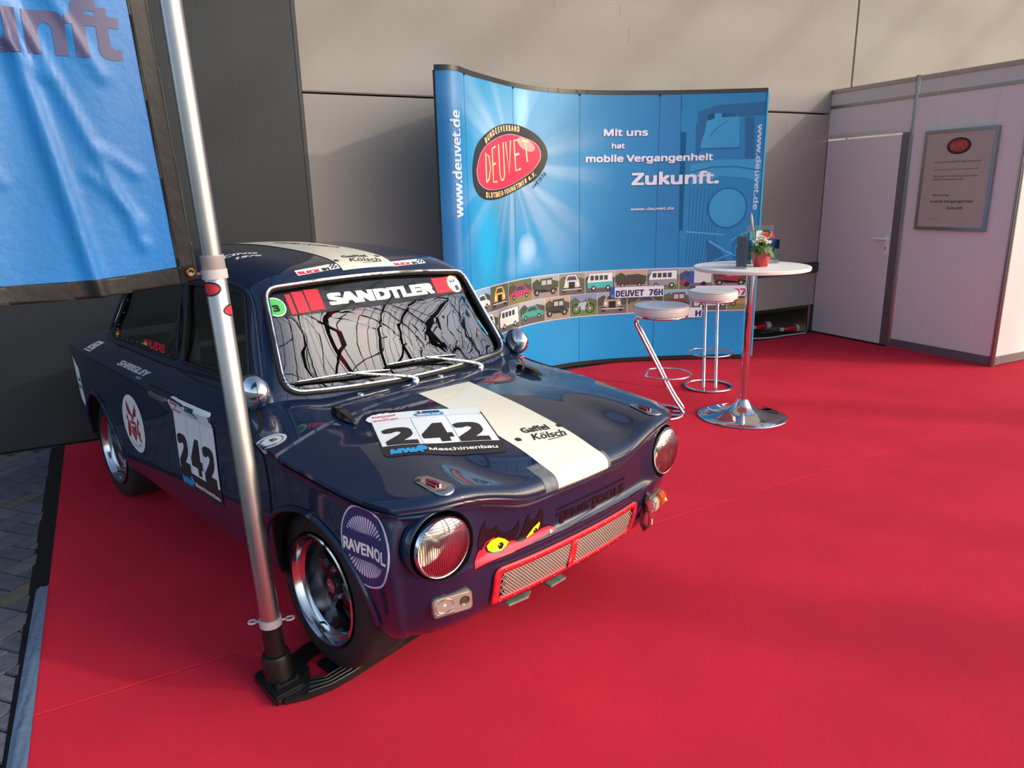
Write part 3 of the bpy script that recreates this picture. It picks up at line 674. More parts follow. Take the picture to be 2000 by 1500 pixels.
# --- front panel prints
fr = lambda e: on_surf(SB, (.55, 0, 0), (0, 1, 0), (0, 0, 1), (1, 0, .15), e)
mar = mat('dark maroon vinyl', '#1b0c16', .35)
tt = join2(fit('ENG', -.062, .504, .124, .041, .036), fit('T', -.106, .496, .056, .058, .036), fit('T', .064, .496, .054, .058, .036), fit('OOLS', .108, .504, .168, .041, .036), rect(-.106, .5475, .058, .5545), rect(.064, .5475, .276, .5545))
laid('grille_lettering', xf(tt, 0, .003), fr(.0022), mar, body, .012, label='dark TENG TOOLS lettering')
A_ = np.array([[920, 1100, 1], [1080, 1025, 1], [925, 1030, 1]], float); K_ = np.linalg.solve(A_, np.array([[-.455, .486], [-.109, .494], [-.43, .588]]))
def dv(pts): return poly([tuple(np.array([900+x/10, 960+y/10, 1])@K_) for x, y in pts])
D_ = body
b_ = laid('eyes_sticker', dv([(250, 900), (290, 640), (380, 470), (370, 560), (400, 640), (470, 680), (540, 650), (600, 590), (620, 660), (700, 720), (800, 735), (900, 680), (960, 580), (985, 470), (1010, 560), (1020, 700), (990, 830), (960, 890), (1000, 890), (1050, 830), (1090, 700), (1130, 450), (1180, 330), (1190, 380), (1210, 440), (1260, 490), (1330, 440), (1370, 330), (1400, 230), (1470, 260), (1490, 400), (1510, 620), (1650, 590), (1760, 620), (1810, 690), (1400, 900), (1150, 1000), (700, 1200), (500, 1210), (400, 1150), (300, 1090), (270, 1050)]), fr(.0018), mar, body, .011, label='sticker of yellow eyes on red under dark flames')
laid('red_shape', dv([(190, 1440), (200, 1300), (260, 1140), (300, 1085), (340, 1100), (430, 930), (560, 830), (580, 850), (430, 960), (410, 1060), (460, 1150), (560, 1195), (700, 1160), (820, 1060), (860, 930), (920, 910), (1080, 965), (1300, 800), (1500, 660), (1650, 610), (1740, 640), (1790, 700), (1000, 1090), (200, 1450)]), fr(.0028), mat('sticker red', '#e8203f', .45), b_, .011)
laid('yellow_eye', join2(dv([(440, 1010), (520, 890), (640, 835), (760, 870), (850, 930), (810, 1030), (700, 1120), (560, 1150), (480, 1110)]), dv([(1180, 850), (1300, 640), (1410, 510), (1430, 560), (1410, 680), (1320, 770), (1190, 865)])), fr(.0036), mat('sticker yellow', '#eed812', .45), b_, .011)
laid('pupil', join2(dv([(650, 1020), (680, 950), (730, 940), (755, 990), (730, 1070), (680, 1090)]), dv([(1310, 720), (1340, 655), (1375, 650), (1395, 690), (1330, 765)])), fr(.0044), black, b_, .011)
laid('eye_glint', join2(dv([(665, 1000), (680, 975), (690, 1000), (680, 1020)]), dv([(1325, 690), (1335, 675), (1345, 690), (1335, 705)]), dv([(1640, 750), (1660, 690), (1700, 700), (1700, 730), (1650, 775)])), fr(.0050), white, b_, .011)
# --- headlamps
MX = Matrix.Rotation(PI/2, 4, 'Y')
lensm = mat('headlamp glass', '#ffffff', .02, trans=1, ior=1.3)
for s in (-1, 1):
    L = empty('headlamp', (HLX-.003, s*HLY, HLZ), (0, 0, s*.06), parent=car)
    MB().lathe([(.1045, -.07), (.1085, -.050), (.1075, -.030), (.104, -.020), (.101, -.019), (.0980, -.026), (.0980, -.06)], 56, MX, cap=False).build('lamp_surround', navy, L, 60)
    MB().lathe([(.092, -.02), (.0935, -.004), (.0905, .003), (.0865, .002), (.0845, -.004)], 56, MX, cap=False).build('bezel', chrome, L, 60)
    MB().lathe([(.088, -.004), (.078, -.018), (.060, -.036), (.035, -.050), (.012, -.056), (0, -.056)], 48, MX, cap=False).build('reflector', mat('reflector', '#d9d9d4', .16, 1), L, 60)
    MB().lathe([(0, -.02), (.012, -.022), (.014, -.03), (.008, -.055)], 20, MX).build('bulb', chrome, L)
    v = []; f = []; nr_, na = 14, 64
    for i in range(nr_+1):
        r = .0860*i/nr_; 
        for k in range(na):
            a = 2*PI*k/na; y, z = r*math.cos(a), r*math.sin(a); x = .001+.022*(1-(r/.0885)**2)**.8
            v.append((x, y, z))
    f = grid_faces(nr_+1, na)+[((i+1)*na-1, i*na, (i+1)*na, (i+2)*na-1) for i in range(nr_)]
    lens = mesh('lens', v, f, None or glassmat('lens glass', '#e6e6e2', .03, .8), L, 60)
    rb = MB(); cp_ = lambda y, z: Vector((.001+.022*max(1-(y*y+z*z)/.0885**2, 0)**.8+.0004, y, z))
    for k in range(-13, 14):
        y = k*.0064; h = math.sqrt(max(.086**2-y*y, 0)); zs = np.linspace(-h, min(h, .038+.0*k), 14)
        if h > .01: rb.tube([cp_(y, z) for z in zs], .0017, 4, cap=False)
    for k in range(-3, 4):
        z = .052+k*.0001; 
    for z in (.045, .053, .061, .069, .077):
        h = math.sqrt(.086**2-z*z); rb.tube([cp_(y, z) for y in np.linspace(-h, h, 12)], .0013, 4, cap=False)
    rb.build('lens_ribs', glassmat('ribbed glass', '#d4d4d0', .12, 1.3), lens, kind='stuff')
# --- front corner lamps
for s in (-1, 1):
    c = Vector((.492, s*.522, .377)); yaw = s*.28
    L = empty('corner_lamp', c, (0, .06, yaw), parent=car)
    hs = mat('lamp housing', '#b4b1a8', .28, .75)
    def plate(o, w, h, x0, x1, r=.014): 
        P = rpoly([(-w/2+.006, -h/2), (w/2, -h/2), (w/2-.004, h/2), (-w/2, h/2)], r, 5); o.prism([(a+0, b) for a, b in P], x0, x1, MYZ); return o
    if s < 0:
        plate(MB(), .132, .064, -.03, .006).build('housing', hs, L)
        plate(MB(), .124, .056, .004, .0085).build('housing_rim', mat('lamp rim', '#b8b2a4', .3, .5), L)
        MB().lathe([(.0255, .0085), (.0245, .0115), (.0235, .0095), (.018, -.002), (.008, -.008), (0, -.009)], 32, Matrix.Translation((0, -.026, .004))@Matrix.Diagonal((1, 1.15, .92, 1))@MX, cap=False).build('lamp_bowl', chrome, L, 60)
        MB().lathe([(.006, 0), (.006, .004), (.0, .007)], 12, Matrix.Translation((.004, -.026, .006))@MX).build('bulb', mat('bulb glass', '#e8e4d8', .1, 0, 1), L)
        lsb = MB()
        for k in range(3): lsb.box((.0095, -.026, -.022-.0028*k), (.002, .060, .0016))
        lsb.build('housing_steps', hs, L)
        MB().lathe([(.016, 0), (.015, .003), (.010, -.001), (0, -.002)], 20, Matrix.Translation((.0085, .038, .004))@MX).build('bulb_socket', mat('socket dark', '#6b6659', .4, .8), L)
        MB().lathe([(.004, 0), (.003, .003), (0, .003)], 10, Matrix.Translation((.008, -.056, -.018))@MX).build('screw', steel, L)
    else:
        plate(MB(), .136, .062, -.035, .004).build('housing', hs, L)
        MB().box((.014, -.036, 0), (.026, .056, .050), bev=.008).build('clear_lens', mat('frosted lens', '#c9c3b6', .15, 0, .6), L)
        MB().box((.016, .034, 0), (.030, .066, .052), bev=.009).build('amber_lens', mat('amber lens', '#d8641a', .12, 0, .8), L)
        MB().tube([(.031, .034, -.001), (.033, .034, 0), (.031, .034, .001)], .012, 12).build('lens_reflex', mat('amber bright', '#ff9a3a', .1, 0, 1), L)
# --- grille
fr = lambda e: on_surf(SB, (.55, 0, 0), (0, 1, 0), (0, 0, 1), (1, 0, -.1), e)
GR = empty('lower_grille', (0, 0, 0), parent=car)
def band(o, i):
    n = len(o); return list(o)+list(i), [(k, (k+1) % n, n+(k+1) % n, n+k) for k in range(n)]
out = rpoly([(-.368, .288), (.368, .288), (.372, .432), (-.372, .432)], .035, 6); inn = rpoly([(-.342, .312), (.342, .312), (.346, .410), (-.346, .410)], .02, 6)
fo = laid('grille_frame', join2(band(out, inn), rect(-.030, .308, .002, .414)), fr(.009), redpaint, GR, .03)
so = fo.modifiers.new('s', 'SOLIDIFY'); so.thickness = .008; so.offset = -1; apply_mods(fo)
rvt = MB(); fr9 = fr(.010)
for y in np.linspace(-.33, .33, 12):
    for z in (.300, .421): rvt.lathe([(.0035, 0), (.003, .002), (0, .003)], 8, Matrix.Translation(fr9(y, z))@MX)
rvt.build('frame_screws', steel, fo, kind='stuff')
laid('grille_backing', rect(-.35, .30, .35, .42), fr(.0015), matteblack, GR, .04)
ls = []; pz, py = .0118, .0125
for sg in (1, -1):
    for k in range(-12, 64):
        y0 = -.345+k*py; a = [];
        for t in np.linspace(0, 1, 5):
            y, z = y0+t*(.098)*sg*1.05+(0 if sg > 0 else .0), .312+t*.098
            if -.345 < y < .345: a.append((y, z))
        if len(a) > 1: ls.append(line2(a, .0030))
fr_, fr2_ = fr(.0055), fr(.0042)
laid('grille_mesh', join2(*ls), fr_, mat('expanded metal', '#dcd8c8', .3, .5), GR, 0, kind='stuff')
# --- tow strap, bracket, splitter scraps
ts = empty('tow_strap', (.505, .445, .40), (0, 0, .15), parent=car)
MB().prism([(-.022, 0), (.022, 0), (.010, .045), (-.010, .045)], 0, .006, MYZ).build('strap_bracket', black, ts)
MB().lathe([(.008, 0), (.007, .006), (0, .007)], 12, Matrix.Translation((.006, 0, .032))@MX).build('bracket_bolt', steel, ts)
sp_ = [(.004, .004), (.016, -.006), (.024, -.04), (.022, -.09), (.006, -.112), (-.008, -.09), (-.006, -.03)]
v = []; 
for x, z in sp_: v += [(x, -.021, z), (x, .021, z)]
pt = mesh('webbing', v, [(2*i, 2*i+1, 2*i+3, 2*i+2) for i in range(6)], mat('red webbing', '#8e1c2c', .7, bump=.3, bscale=600), ts, 60)
so = pt.modifiers.new('s', 'SOLIDIFY'); so.thickness = .004; apply_mods(pt)
laid('strap_lettering', xf(text2d('SANDTLER', .018, 'CENTER', .03), 0, 0, 1, PI/2), lambda u, v: Vector((.0268, u+.012, -.062+v)), white, pt, 0)
gs = mat('bare grey panel', '#73786f', .6, noise=.3, nscale=50)
MB().prism([(.36, -.27), (.455, -.25), (.466, -.17), (.44, -.13), (.37, -.12)], .232, .240).build('undertray_scrap', gs, car)
MB().prism([(.36, -.07), (.470, -.06), (.468, .02), (.38, .03)], .228, .236).build('undertray_scrap', gs, car)
# --- bonnet pins
for s, c, rz in ((-1, Vector((.446, -.536, .744)), .1), (1, Vector((.440, .513, .746)), -.05)):
    fr = lambda e: on_surf(BB, c, Vector((math.cos(rz), math.sin(rz), 0)), Vector((-math.sin(rz), math.cos(rz), 0)), (0, 0, 1), e)
    cap = [(-.066+.026*math.cos(a)*0+0, 0) for a in ()]
    sh = poly([(-.044+.024*math.cos(a), .024*math.sin(a)) for a in np.linspace(PI/2, 3*PI/2, 14)]+[(.036+.034*math.cos(a), .034*math.sin(a)) for a in np.linspace(-PI/2, PI/2, 16)])
    p_ = laid('bonnet_pin_plate', sh, fr(.004), steel, bonnet, .03); so = p_.modifiers.new('s', 'SOLIDIFY'); so.thickness = .003; so.offset = -1; apply_mods(p_)
    laid('pin_well', xf(sh, 0, 0, .68), fr(.0046), mat('pin well', '#c9c9d2', .12, 1), p_, .03)
    f2 = fr(.008)
    MB().tube([f2(-.03, 0), f2(0, .006), f2(.025, .002)], .0042, 8).tube([f2(-.02, -.010), f2(.02, -.010)], .003, 8).build('pin', mat('pin red', '#9c2a34', .3, .5, .5), p_)
# --- scuttle pieces
for s in (-1, 1):
    p0, p1 = Vector((-.195, s*.462, .824)), Vector((-.055, s*.468, .805)); d = (p1-p0).normalized(); y = Vector((0, 1, 0)); z = d.cross(y)
    vv = []
    for t, w, h in ((0, .012, .010), (.12, .017, .020), (.7, .016, .016), (1, .006, .004)):
        for a, b in ((-1, -.3), (1, -.3), (.75, 1), (-.75, 1)): vv.append(p0+(p1-p0)*t+y*w*a-z*h*b if z.z < 0 else p0+(p1-p0)*t+y*w*a+z*h*b)
    mesh('air_scoop', vv, [(0, 1, 2, 3)[::-1], (12, 13, 14, 15)]+[(i*4+j, i*4+(j+1) % 4, i*4+4+(j+1) % 4, i*4+4+j) for i in range(3) for j in range(4)], blackgloss, car, 25)
for p in ((-.266, -.304, .836), (-.264, .079, .840)):
    MB().lathe([(.013, -.002), (.013, .003), (.010, .004), (.006, .001), (0, .001)], 20, Matrix.Translation(p)).build('washer_jet', chrome, car)
MB().tube([(-.235, .530, .800), (-.235, .530, .850)], .0035, 8).tube([(-.235, .512, .852), (-.235, .548, .852)], .0045, 8).build('cutoff_pull', mat('pull red', '#a8323c', .4), car, label='small red T-shaped pull on the scuttle')
# wipers
SW = bvh_of(windscreen)
def onw(y, z, e=.0):
    h, n, i, d = SW.ray_cast(Vector((.2, y, z)), Vector((-1, 0, 0)), 2.); 
    if h is None: h, n, i, d = SW.find_nearest(Vector((-.36, y, z)))
    return h+Vector((.8, 0, .6))*e
for pv, b0, b1 in (((-.262, -.049, .838), (-.500, .888), (-.130, .878)), ((-.272, .309, .834), (-.125, .896), (.222, .884))):
    Wp = empty('wiper', (0, 0, 0), parent=car); pv = Vector(pv); P0, P1 = onw(*b0, .022), onw(*b1, .022); Pm = (P0+P1)/2+Vector((.016, 0, .014))
    MB().lathe([(.016, -.01), (.016, .010), (.011, .018), (0, .019)], 16, Matrix.Translation(pv)).build('wiper_pivot', chrome, Wp)
    k1 = pv+Vector((-.005, -.02, .024)); k2 = pv+(Pm-pv)*.35+Vector((.012, 0, .016))
    MB().tube([pv+Vector((0, 0, .012)), k1, k2, Pm], [.010, .009, .0065, .0045], 8).build('wiper_arm', chrome, Wp)
    br = MB(); q = lambda t, e=0: P0+(P1-P0)*t+Vector((.8, 0, .6))*e
    br.tube([q(.12, .004), q(.3, .012), q(.5, .015), q(.7, .012), q(.88, .004)], .0045, 6).tube([q(.0, .001), q(.12, .006), q(.25, .001)], .003, 6).tube([q(.75, .001), q(.88, .006), q(1, .001)], .003, 6)
    br.build('wiper_bridge', chrome, Wp)
    MB().tube([onw(b0[0]+(b1[0]-b0[0])*t, b0[1]+(b1[1]-b0[1])*t, .010) for t in np.linspace(-.01, 1.01, 12)], .004, 6).build('wiper_blade', rubber, Wp)
# mirrors
for s in (-1, 1):
    c = Vector((-.40, s*.655, .890)); m_ = empty('door_mirror', c, (0, .0, -s*.12), parent=car)
    pr = [(0, .075), (.018, .070), (.034, .055), (.045, .032), (.050, .005), (.050, -.012), (.047, -.018)]
    MB().lathe([(r*1.0, z) for r, z in pr], 28, Matrix.Diagonal((1.05, 1, 1.3, 1))@MX, cap=False).build('mirror_shell', chrome, m_, 60)
    MB().lathe([(0, -.016), (.046, -.016)], 28, Matrix.Diagonal((1.05, 1, 1.3, 1))@MX, cap=False).build('mirror_glass', mat('mirror glass', '#9aa2a8', .03, 1), m_)
    MB().tube([(-.002, 0, -.045), (0, s*.004, -.072), (.0, s*.006, -.085)], [.009, .012, .020], 10).build('mirror_foot', black, m_)
# --- cabin
bkl = mat('cabin black', '#0e0e10', .7); 
MB().prism([(-.36, .80), (-.40, .852), (-.56, .858), (-.62, .80)], -.54, .54, MXZ).build('dashboard', bkl, car, 25)
def seat(y, col):
    st_ = empty('bucket_seat', (-1.08, y, .42), parent=car)
    MB().box((0, 0, .06), (.46, .44, .12), bev=.04).build('seat_base', col, st_)
    M = Matrix.Rotation(-.2, 3, 'Y'); b = MB(); b.box((-.26, 0, .38), (.10, .42, .62), M=M, bev=.04).box((-.34, 0, .72), (.08, .26, .14), M=M, bev=.03)
    b.build('seat_back', col, st_)
    MB().box((-.20, -.08, .42), (.012, .05, .5), M=M).box((-.20, .08, .42), (.012, .05, .5), M=M).build('harness', mat('harness red', '#c02030', .7), st_)
seat(-.30, mat('seat grey', '#3b3d42', .8)); seat(.30, mat('seat grey', '#3b3d42', .8))
wh = MB(); wh.tube([(-.70+.07*math.sin(a), -.30+.17*math.cos(a), .90+.16*math.sin(a)) for a in np.linspace(0, 2*PI, 33)[:-1]], .014, 8, closed=True)
for a in (0, 2.1, 4.2): wh.tube([(-.70, -.30, .90), (-.70+.07*math.sin(a), -.30+.17*math.cos(a), .90+.16*math.sin(a))], .008, 6)
wh.build('steering_wheel', bkl, car)
rc = mat('cage paint', '#9fa4a8', .4)
cg = MB()
for s in (-1, 1):
    cg.tube([(-.48, s*.50, .45), (-.50, s*.50, .85), (-.66, s*.455, 1.19), (-.9, s*.46, 1.235), (-1.3, s*.46, 1.25)], .019, 10)
    cg.tube([(-1.3, s*.50, .45), (-1.3, s*.49, 1.12), (-1.3, s*.44, 1.25)], .019, 10); cg.tube([(-1.3, s*.42, 1.25), (-2.0, s*.42, .70)], .019, 10)
cg.tube([(-1.3, -.45, 1.255), (-1.3, .45, 1.255)], .019, 10).tube([(-.68, -.46, 1.20), (-.68, .46, 1.20)], .019, 10).tube([(-1.31, -.5, .62), (-1.31, .44, 1.22)], .019, 10).tube([(-1.3, -.5, .92), (-1.3, .5, .92)], .019, 10)
cg.build('roll_cage', rc, car)
# ================================================================== FLOOR AND WALLS
dA, dB = Vector((.8713, .4907)), Vector((-.4907, .8713))             # carpet axes
wU, wN = Vector((math.sin(math.radians(63)), math.cos(math.radians(63)))), Vector((math.cos(math.radians(63)), -math.sin(math.radians(63))))
P0 = Vector((-2.845, 4.604))
def WP(t, d, z): p = P0+wU*t+wN*d; return Vector((p.x, p.y, z))
def AB(a, b, z=0): p = dA*a+dB*b; return Vector((p.x, p.y, z))
# ground under everything: brick paving too far away to build singly
gm = mat('far paving', '#5b5d60', .6); n = gm.node_tree.nodes; l = gm.node_tree.links
bt = n.new('ShaderNodeTexBrick'); bt.inputs['Scale'].default_value = 5; bt.inputs['Color1'].default_value = srgb('#5d6066'); bt.inputs['Color2'].default_value = srgb('#4d5056'); bt.inputs['Mortar'].default_value = srgb('#1e1f22'); bt.inputs['Mortar Size'].default_value = .015
tcn = n.new('ShaderNodeTexCoord'); l.new(tcn.outputs['Object'], bt.inputs[0]); l.new(bt.outputs[0], n['Principled BSDF'].inputs['Base Color'])
floor = mesh('floor', [(-30, -30, -.016), (30, -30, -.016), (30, 30, -.016), (-30, 30, -.016)], [(0, 1, 2, 3)], gm, None, 0, kind='structure')
pave = empty('pavement', (0, 0, 0)); pave['kind'] = 'structure'; pave['label'] = 'dark block paving left of the red carpet'
bed = mat('joint sand', '#15161a', .95)
mesh('joint_bed', [AB(-1.62, .55, -.013), AB(-.40, .55, -.013), AB(-.40, 5.38, -.013), AB(-1.62, 5.43, -.013)], [(0, 1, 2, 3)], bed, pave, 0)
e1, e2 = Vector((.945, -.327)), Vector((.327, .945)); pvm = [mat('paver %d' % i, c, .45, noise=.18, nscale=25, bump=.35, bscale=90) for i, c in enumerate(('#565b66', '#4e535e', '#5c5f66', '#5d5a52'))]
def brick_mesh(w, h, m):
    b = MB(); b.box((0, 0, 0), (w-.007, h-.007, .02), bev=.0035); o = b.build('paver', m, None, 30); me = o.data; bpy.data.objects.remove(o, do_unlink=True); return me
bms = [(brick_mesh(.2, .1, m), brick_mesh(.1, .2, m)) for m in pvm]
def to_px(p):
    d = Vector(p)-Vector((0, 0, CAM_H)); z = d.dot(_f); return (1000+CAM_F*d.dot(_r)/z, 750-CAM_F*d.dot(_u)/z) if z > .1 else None
org = Vector((-2.55, 3.234)); cnt = 0; cand = []
for i in range(-60, 60):
    for j in range(-60, 60):
        m = (i-j) % 4
        if m not in (0, 3): continue
        cx, cy = (i+1, j+.5) if m == 0 else (i+.5, j+1)
        p = org+e1*(cx*.1)+e2*(cy*.1); a, b = p.dot(dA), p.dot(dB)
        if a > -.36 or a < -1.68 or b < .5: continue
        q = to_px((p.x, p.y, 0))
        if q is None or q[0] < -1500 or q[0] > 200 or q[1] > 1700 or (p-P0).dot(wN) < .06: continue
        cand.append((max(0, -q[0])*1.+p.length*.1, i, j, m, p))
cand.sort(key=lambda c: c[0]); rr = random.Random(3)
for L_, i, j, m, p in cand[:300]:
    o = bpy.data.objects.new('paver', bms[rr.choices([0, 1, 2, 3], [5, 5, 3, 1])[0]][0 if m == 0 else 1]); COL.objects.link(o); o.parent = pave
    o.location = (p.x, p.y, -.0155+rr.uniform(-.001, .0015)); o.rotation_euler = (rr.uniform(-.006, .006), rr.uniform(-.006, .006), math.atan2(e1.y, e1.x))
# carpet in two-metre strips
cm = mat('red carpet', '#cc263c', .95, noise=.07, nscale=3, bump=.5, bscale=420, spec=.2)
carpet = empty('carpet', (0, 0, 0), label='wide red carpet laid in strips under the car and stand', cat='carpet')
bs_ = [-2.0, .40, 2.40, 4.40]
def wb(a, d=.045):                                                   # back edge of the carpet along the wall
    p = P0+wN*d; t = (a-p.dot(dA))/wU.dot(dA); return (p+wU*t).dot(dB)
for k in range(4):
    b0, b1 = bs_[k]+.0015, (bs_[k+1]-.0015 if k < 3 else None); A0, A1 = -.403, 11.
    if k < 3: c4 = [(A0, b0), (A1, b0), (A1, b1), (A0, b1)]
    else: c4 = [(A0, b0), (A1, b0), (A1, wb(A1)), (A0, wb(A0))]
    ns = 24; v = []; 
    for i in range(ns+1):
        t = i/ns; lo = Vector(c4[0])*(1-t)+Vector(c4[1])*t; hi = Vector(c4[3])*(1-t)+Vector(c4[2])*t
        for q, z in ((lo, -.012), (lo, -.002), (lo+Vector((0, .004)), 0), (hi-Vector((0, .004)), 0), (hi, -.002), (hi, -.012)): v.append(AB(q.x, q.y, z))
    f = grid_faces(ns+1, 6)+[tuple(range(6)), tuple(ns*6+i for i in range(6))[::-1]]
    mesh('carpet_strip', v, f, cm, carpet, 0)
# plastic sheet peeping out along the carpet edge
shm = mat('plastic film', '#5f748f', .1, 0, 1); film = empty('plastic_sheet', (0, 0, 0), label='crinkled plastic film with black tape along the left carpet edge', cat='sheet')
def strip_edge(name, b0, b1, w0, w1, amp, m, nn, z0=.001):
    v = []; K = 9
    for i in range(nn+1):
        b = b0+(b1-b0)*i/nn; w = w0+(w1-w0)*i/nn
        for k in range(K):
            u = k/(K-1); z = z0+amp*(abs(math.sin(b*9+u*5))*.5+rng.rand()*.6)*(math.sin(PI*u)+.15)
            v.append(AB(-.398-w*u, b, z-.006*u if u > .1 else z))
    return mesh(name, v, grid_faces(nn+1, K), m, film, 60)
strip_edge('black_tape', 2.0, wb(-.4), .066, .080, .0008, mat('black tape', '#101114', .35), 60)
strip_edge('crinkled_film', -.2, 3.3, .075, .045, .009, shm, 320, .003)
# walls
conc = mat('painted concrete', '#8e8b85', .75, noise=.06, nscale=1.3, bump=.08, bscale=14)
blk = mat('black wall panel', '#22272c', .42, noise=.12, nscale=3, bump=.04, bscale=60)
def slab(name, t0, t1, z0, z1, d0, d1, m, parent=None, bev=.006, **k):
    c = WP((t0+t1)/2, (d0+d1)/2, (z0+z1)/2); b = MB(); b.box(c, (t1-t0, abs(d1-d0), z1-z0), rz=math.atan2(wU.y, wU.x), bev=bev); return b.build(name, m, parent, 30, **k)
wall = empty('wall_back', (0, 0, 0)); wall['kind'] = 'structure'; wall['label'] = 'pale painted concrete wall behind the stand'
for t0, t1 in ((1.60, 7.215), (7.230, 12.8)):
    for z0, z1 in ((.305, 2.262), (2.276, 5.2)): slab('wall_slab', t0, t1, z0, z1, -.16, -.01 if 1 else 0, conc, wall)
slab('wall_core', 1.60, 12.8, .31, 5.2, -.40, -.165, mat('dark core', '#3a3936', .9), wall, 0)
slab('recess_back', 1.0, 12.8, -.01, .34, -1.3, -1.2, matteblack, wall, 0)
slab('recess_floor', 1.0, 12.8, -.02, -.008, -1.25, .05, mat('dark recess floor', '#2b2a2a', .9), wall, 0)
slab('recess_roof', 1.0, 12.8, .33, .36, -1.25, -.15, matteblack, wall, 0)
slab('wall_ledge', 5.3, 8.5, .655, .77, -.012, .02, mat('dark rubber ledge', '#37363a', .5), wall, .02)
for i in range(26):                                                   # fine runs and scratches
    t, z, L_ = rr.uniform(1.7, 6.8), rr.uniform(.9, 3.4), rr.uniform(.02, .16); slab('scratch', t, t+rr.uniform(.002, .006), z, z+L_, -.0099, -.0094, mat('wall scratch', '#7d776c', .8), wall, 0)
wl = empty('wall_left', (0, 0, 0)); wl['kind'] = 'structure'; wl['label'] = 'tall black wall panel behind the car'
slab('black_panel', -5.6, 1.585, 0, 5.2, -.3, 0, blk, wl, .004)
slab('panel_edge', 1.575, 1.60, 0, 5.2, -.3, .006, mat('panel edge', '#34363a', .4), wl, .003)
# ================================================================== POP-UP DISPLAY WALL
BC = [(-.462, 5.042, 0), (-.355, 5.056, 0), (-.286, 5.183, 0), (-.134, 5.526, 0), (.065, 5.899, 0), (.304, 6.182, 0), (.635, 6.382, 0), (.98, 6.48, 0), (1.343, 6.528, 0), (1.816, 6.543, 0), (2.248, 6.52, 0)]
BS = spline(np.array(BC), 14); BL = np.concatenate([[0], np.cumsum(np.linalg.norm(np.diff(BS, axis=0), axis=1))]); sc_ = 3.438/BL[-1]; BL = BL*sc_
def ban(s, z, e=0):
    i = int(np.clip(np.searchsorted(BL, s)-1, 0, len(BL)-2)); t = (s-BL[i])/(BL[i+1]-BL[i]); p = BS[i]*(1-t)+BS[i+1]*t; a = BS[max(i-1, 0)]; b = BS[min(i+2, len(BS)-1)]
    d = Vector((b[0]-a[0], b[1]-a[1])).normalized(); nrm = Vector((d.y, -d.x)); return Vector((p[0]+nrm.x*e, p[1]+nrm.y*e, z))
bm_ = bpy.data.materials.new('banner print'); bm_.use_nodes = True; n = bm_.node_tree.nodes; l = bm_.node_tree.links; pb = n['Principled BSDF']; pb.inputs['Roughness'].default_value = .38
def nd(t, **k):
    x = n.new(t)
    for a, b in k.items(): setattr(x, a, b)
    return x
def mth(op, a, b=None, c=None, clamp=False):
    x = nd('ShaderNodeMath', operation=op); x.use_clamp = clamp
    for i, q in enumerate((a, b, c)):
        if q is None: continue
        if isinstance(q, (int, float)): x.inputs[i].default_value = q
        else: l.new(q, x.inputs[i])
    return x.outputs[0]
def mixc(f, a, b):
    x = nd('ShaderNodeMix', data_type='RGBA'); 
    if isinstance(f, (int, float)): x.inputs[0].default_value = f
    else: l.new(f, x.inputs[0])
    for i, q in ((6, a), (7, b)):
        if isinstance(q, tuple): x.inputs[i].default_value = q
        else: l.new(q, x.inputs[i])
    return x.outputs[2]
uv = nd('ShaderNodeUVMap'); sep = nd('ShaderNodeSeparateXYZ'); l.new(uv.outputs[0], sep.inputs[0]); US, UZ = sep.outputs[0], sep.outputs[1]
US = mth('MULTIPLY', US, 4.); UZ = mth('MULTIPLY', UZ, 4.)
dx, dz = mth('SUBTRACT', US, 1.0), mth('SUBTRACT', UZ, 1.80); r_ = mth('SQRT', mth('ADD', mth('MULTIPLY', dx, dx), mth('MULTIPLY', dz, dz))); an = mth('ARCTAN2', dz, dx)
cvec = nd('ShaderNodeCombineXYZ'); l.new(mth('COSINE', an), cvec.inputs[0]); l.new(mth('SINE', an), cvec.inputs[1])
nz = nd('ShaderNodeTexNoise'); nz.inputs['Scale'].default_value = 3.3; nz.inputs['Detail'].default_value = 1; l.new(cvec.outputs[0], nz.inputs['Vector'])
ray = mth('MULTIPLY', mth('SUBTRACT', nz.outputs[0], .50), 7., clamp=True); fall = mth('MULTIPLY', mth('SUBTRACT', 1.15, r_), 1.1, clamp=True); core = mth('SUBTRACT', 1., mth('MULTIPLY', r_, 1.5), clamp=True)
base = mixc(mth('MULTIPLY', mth('SUBTRACT', US, 1.2), .55, clamp=True), srgb('#2391c6'), srgb('#0a69aa')); base = mixc(mth('MULTIPLY', mth('SUBTRACT', 1.15, UZ), 1.0, clamp=True), base, srgb('#0c97d8'))
base = mixc(mth('MULTIPLY', mth('SUBTRACT', .42, US), 3., clamp=True), base, srgb('#0f6cab'))
c2 = mixc(mth('MULTIPLY', mth('MULTIPLY', ray, fall), .55), base, srgb('#a9c6de')); c2 = mixc(mth('MULTIPLY', core, .35), c2, srgb('#cfdcea'))
def blob(s, z, rs, rz, k, col, cin):
    a, b = mth('DIVIDE', mth('SUBTRACT', US, s), rs), mth('DIVIDE', mth('SUBTRACT', UZ, z), rz); d = mth('SUBTRACT', 1., mth('ADD', mth('MULTIPLY', a, a), mth('MULTIPLY', b, b)), clamp=True); return mixc(mth('MULTIPLY', d, k), cin, srgb(col))
c2 = blob(.62, 1.15, .22, .42, .8, '#14b4ea', c2); c2 = blob(1.20, 1.10, .14, .14, .8, '#b4d3ee', c2); c2 = blob(1.12, .98, .3, .1, .4, '#8cc4ea', c2); c2 = blob(1.15, 2.2, .12, .22, .6, '#9fe0f5', c2)
sweep = mth('MULTIPLY', mth('SUBTRACT', mth('SUBTRACT', 1.62, mth('MULTIPLY', mth('SUBTRACT', US, 1.0), .30)), UZ), 60., clamp=True)   # the darker wave below
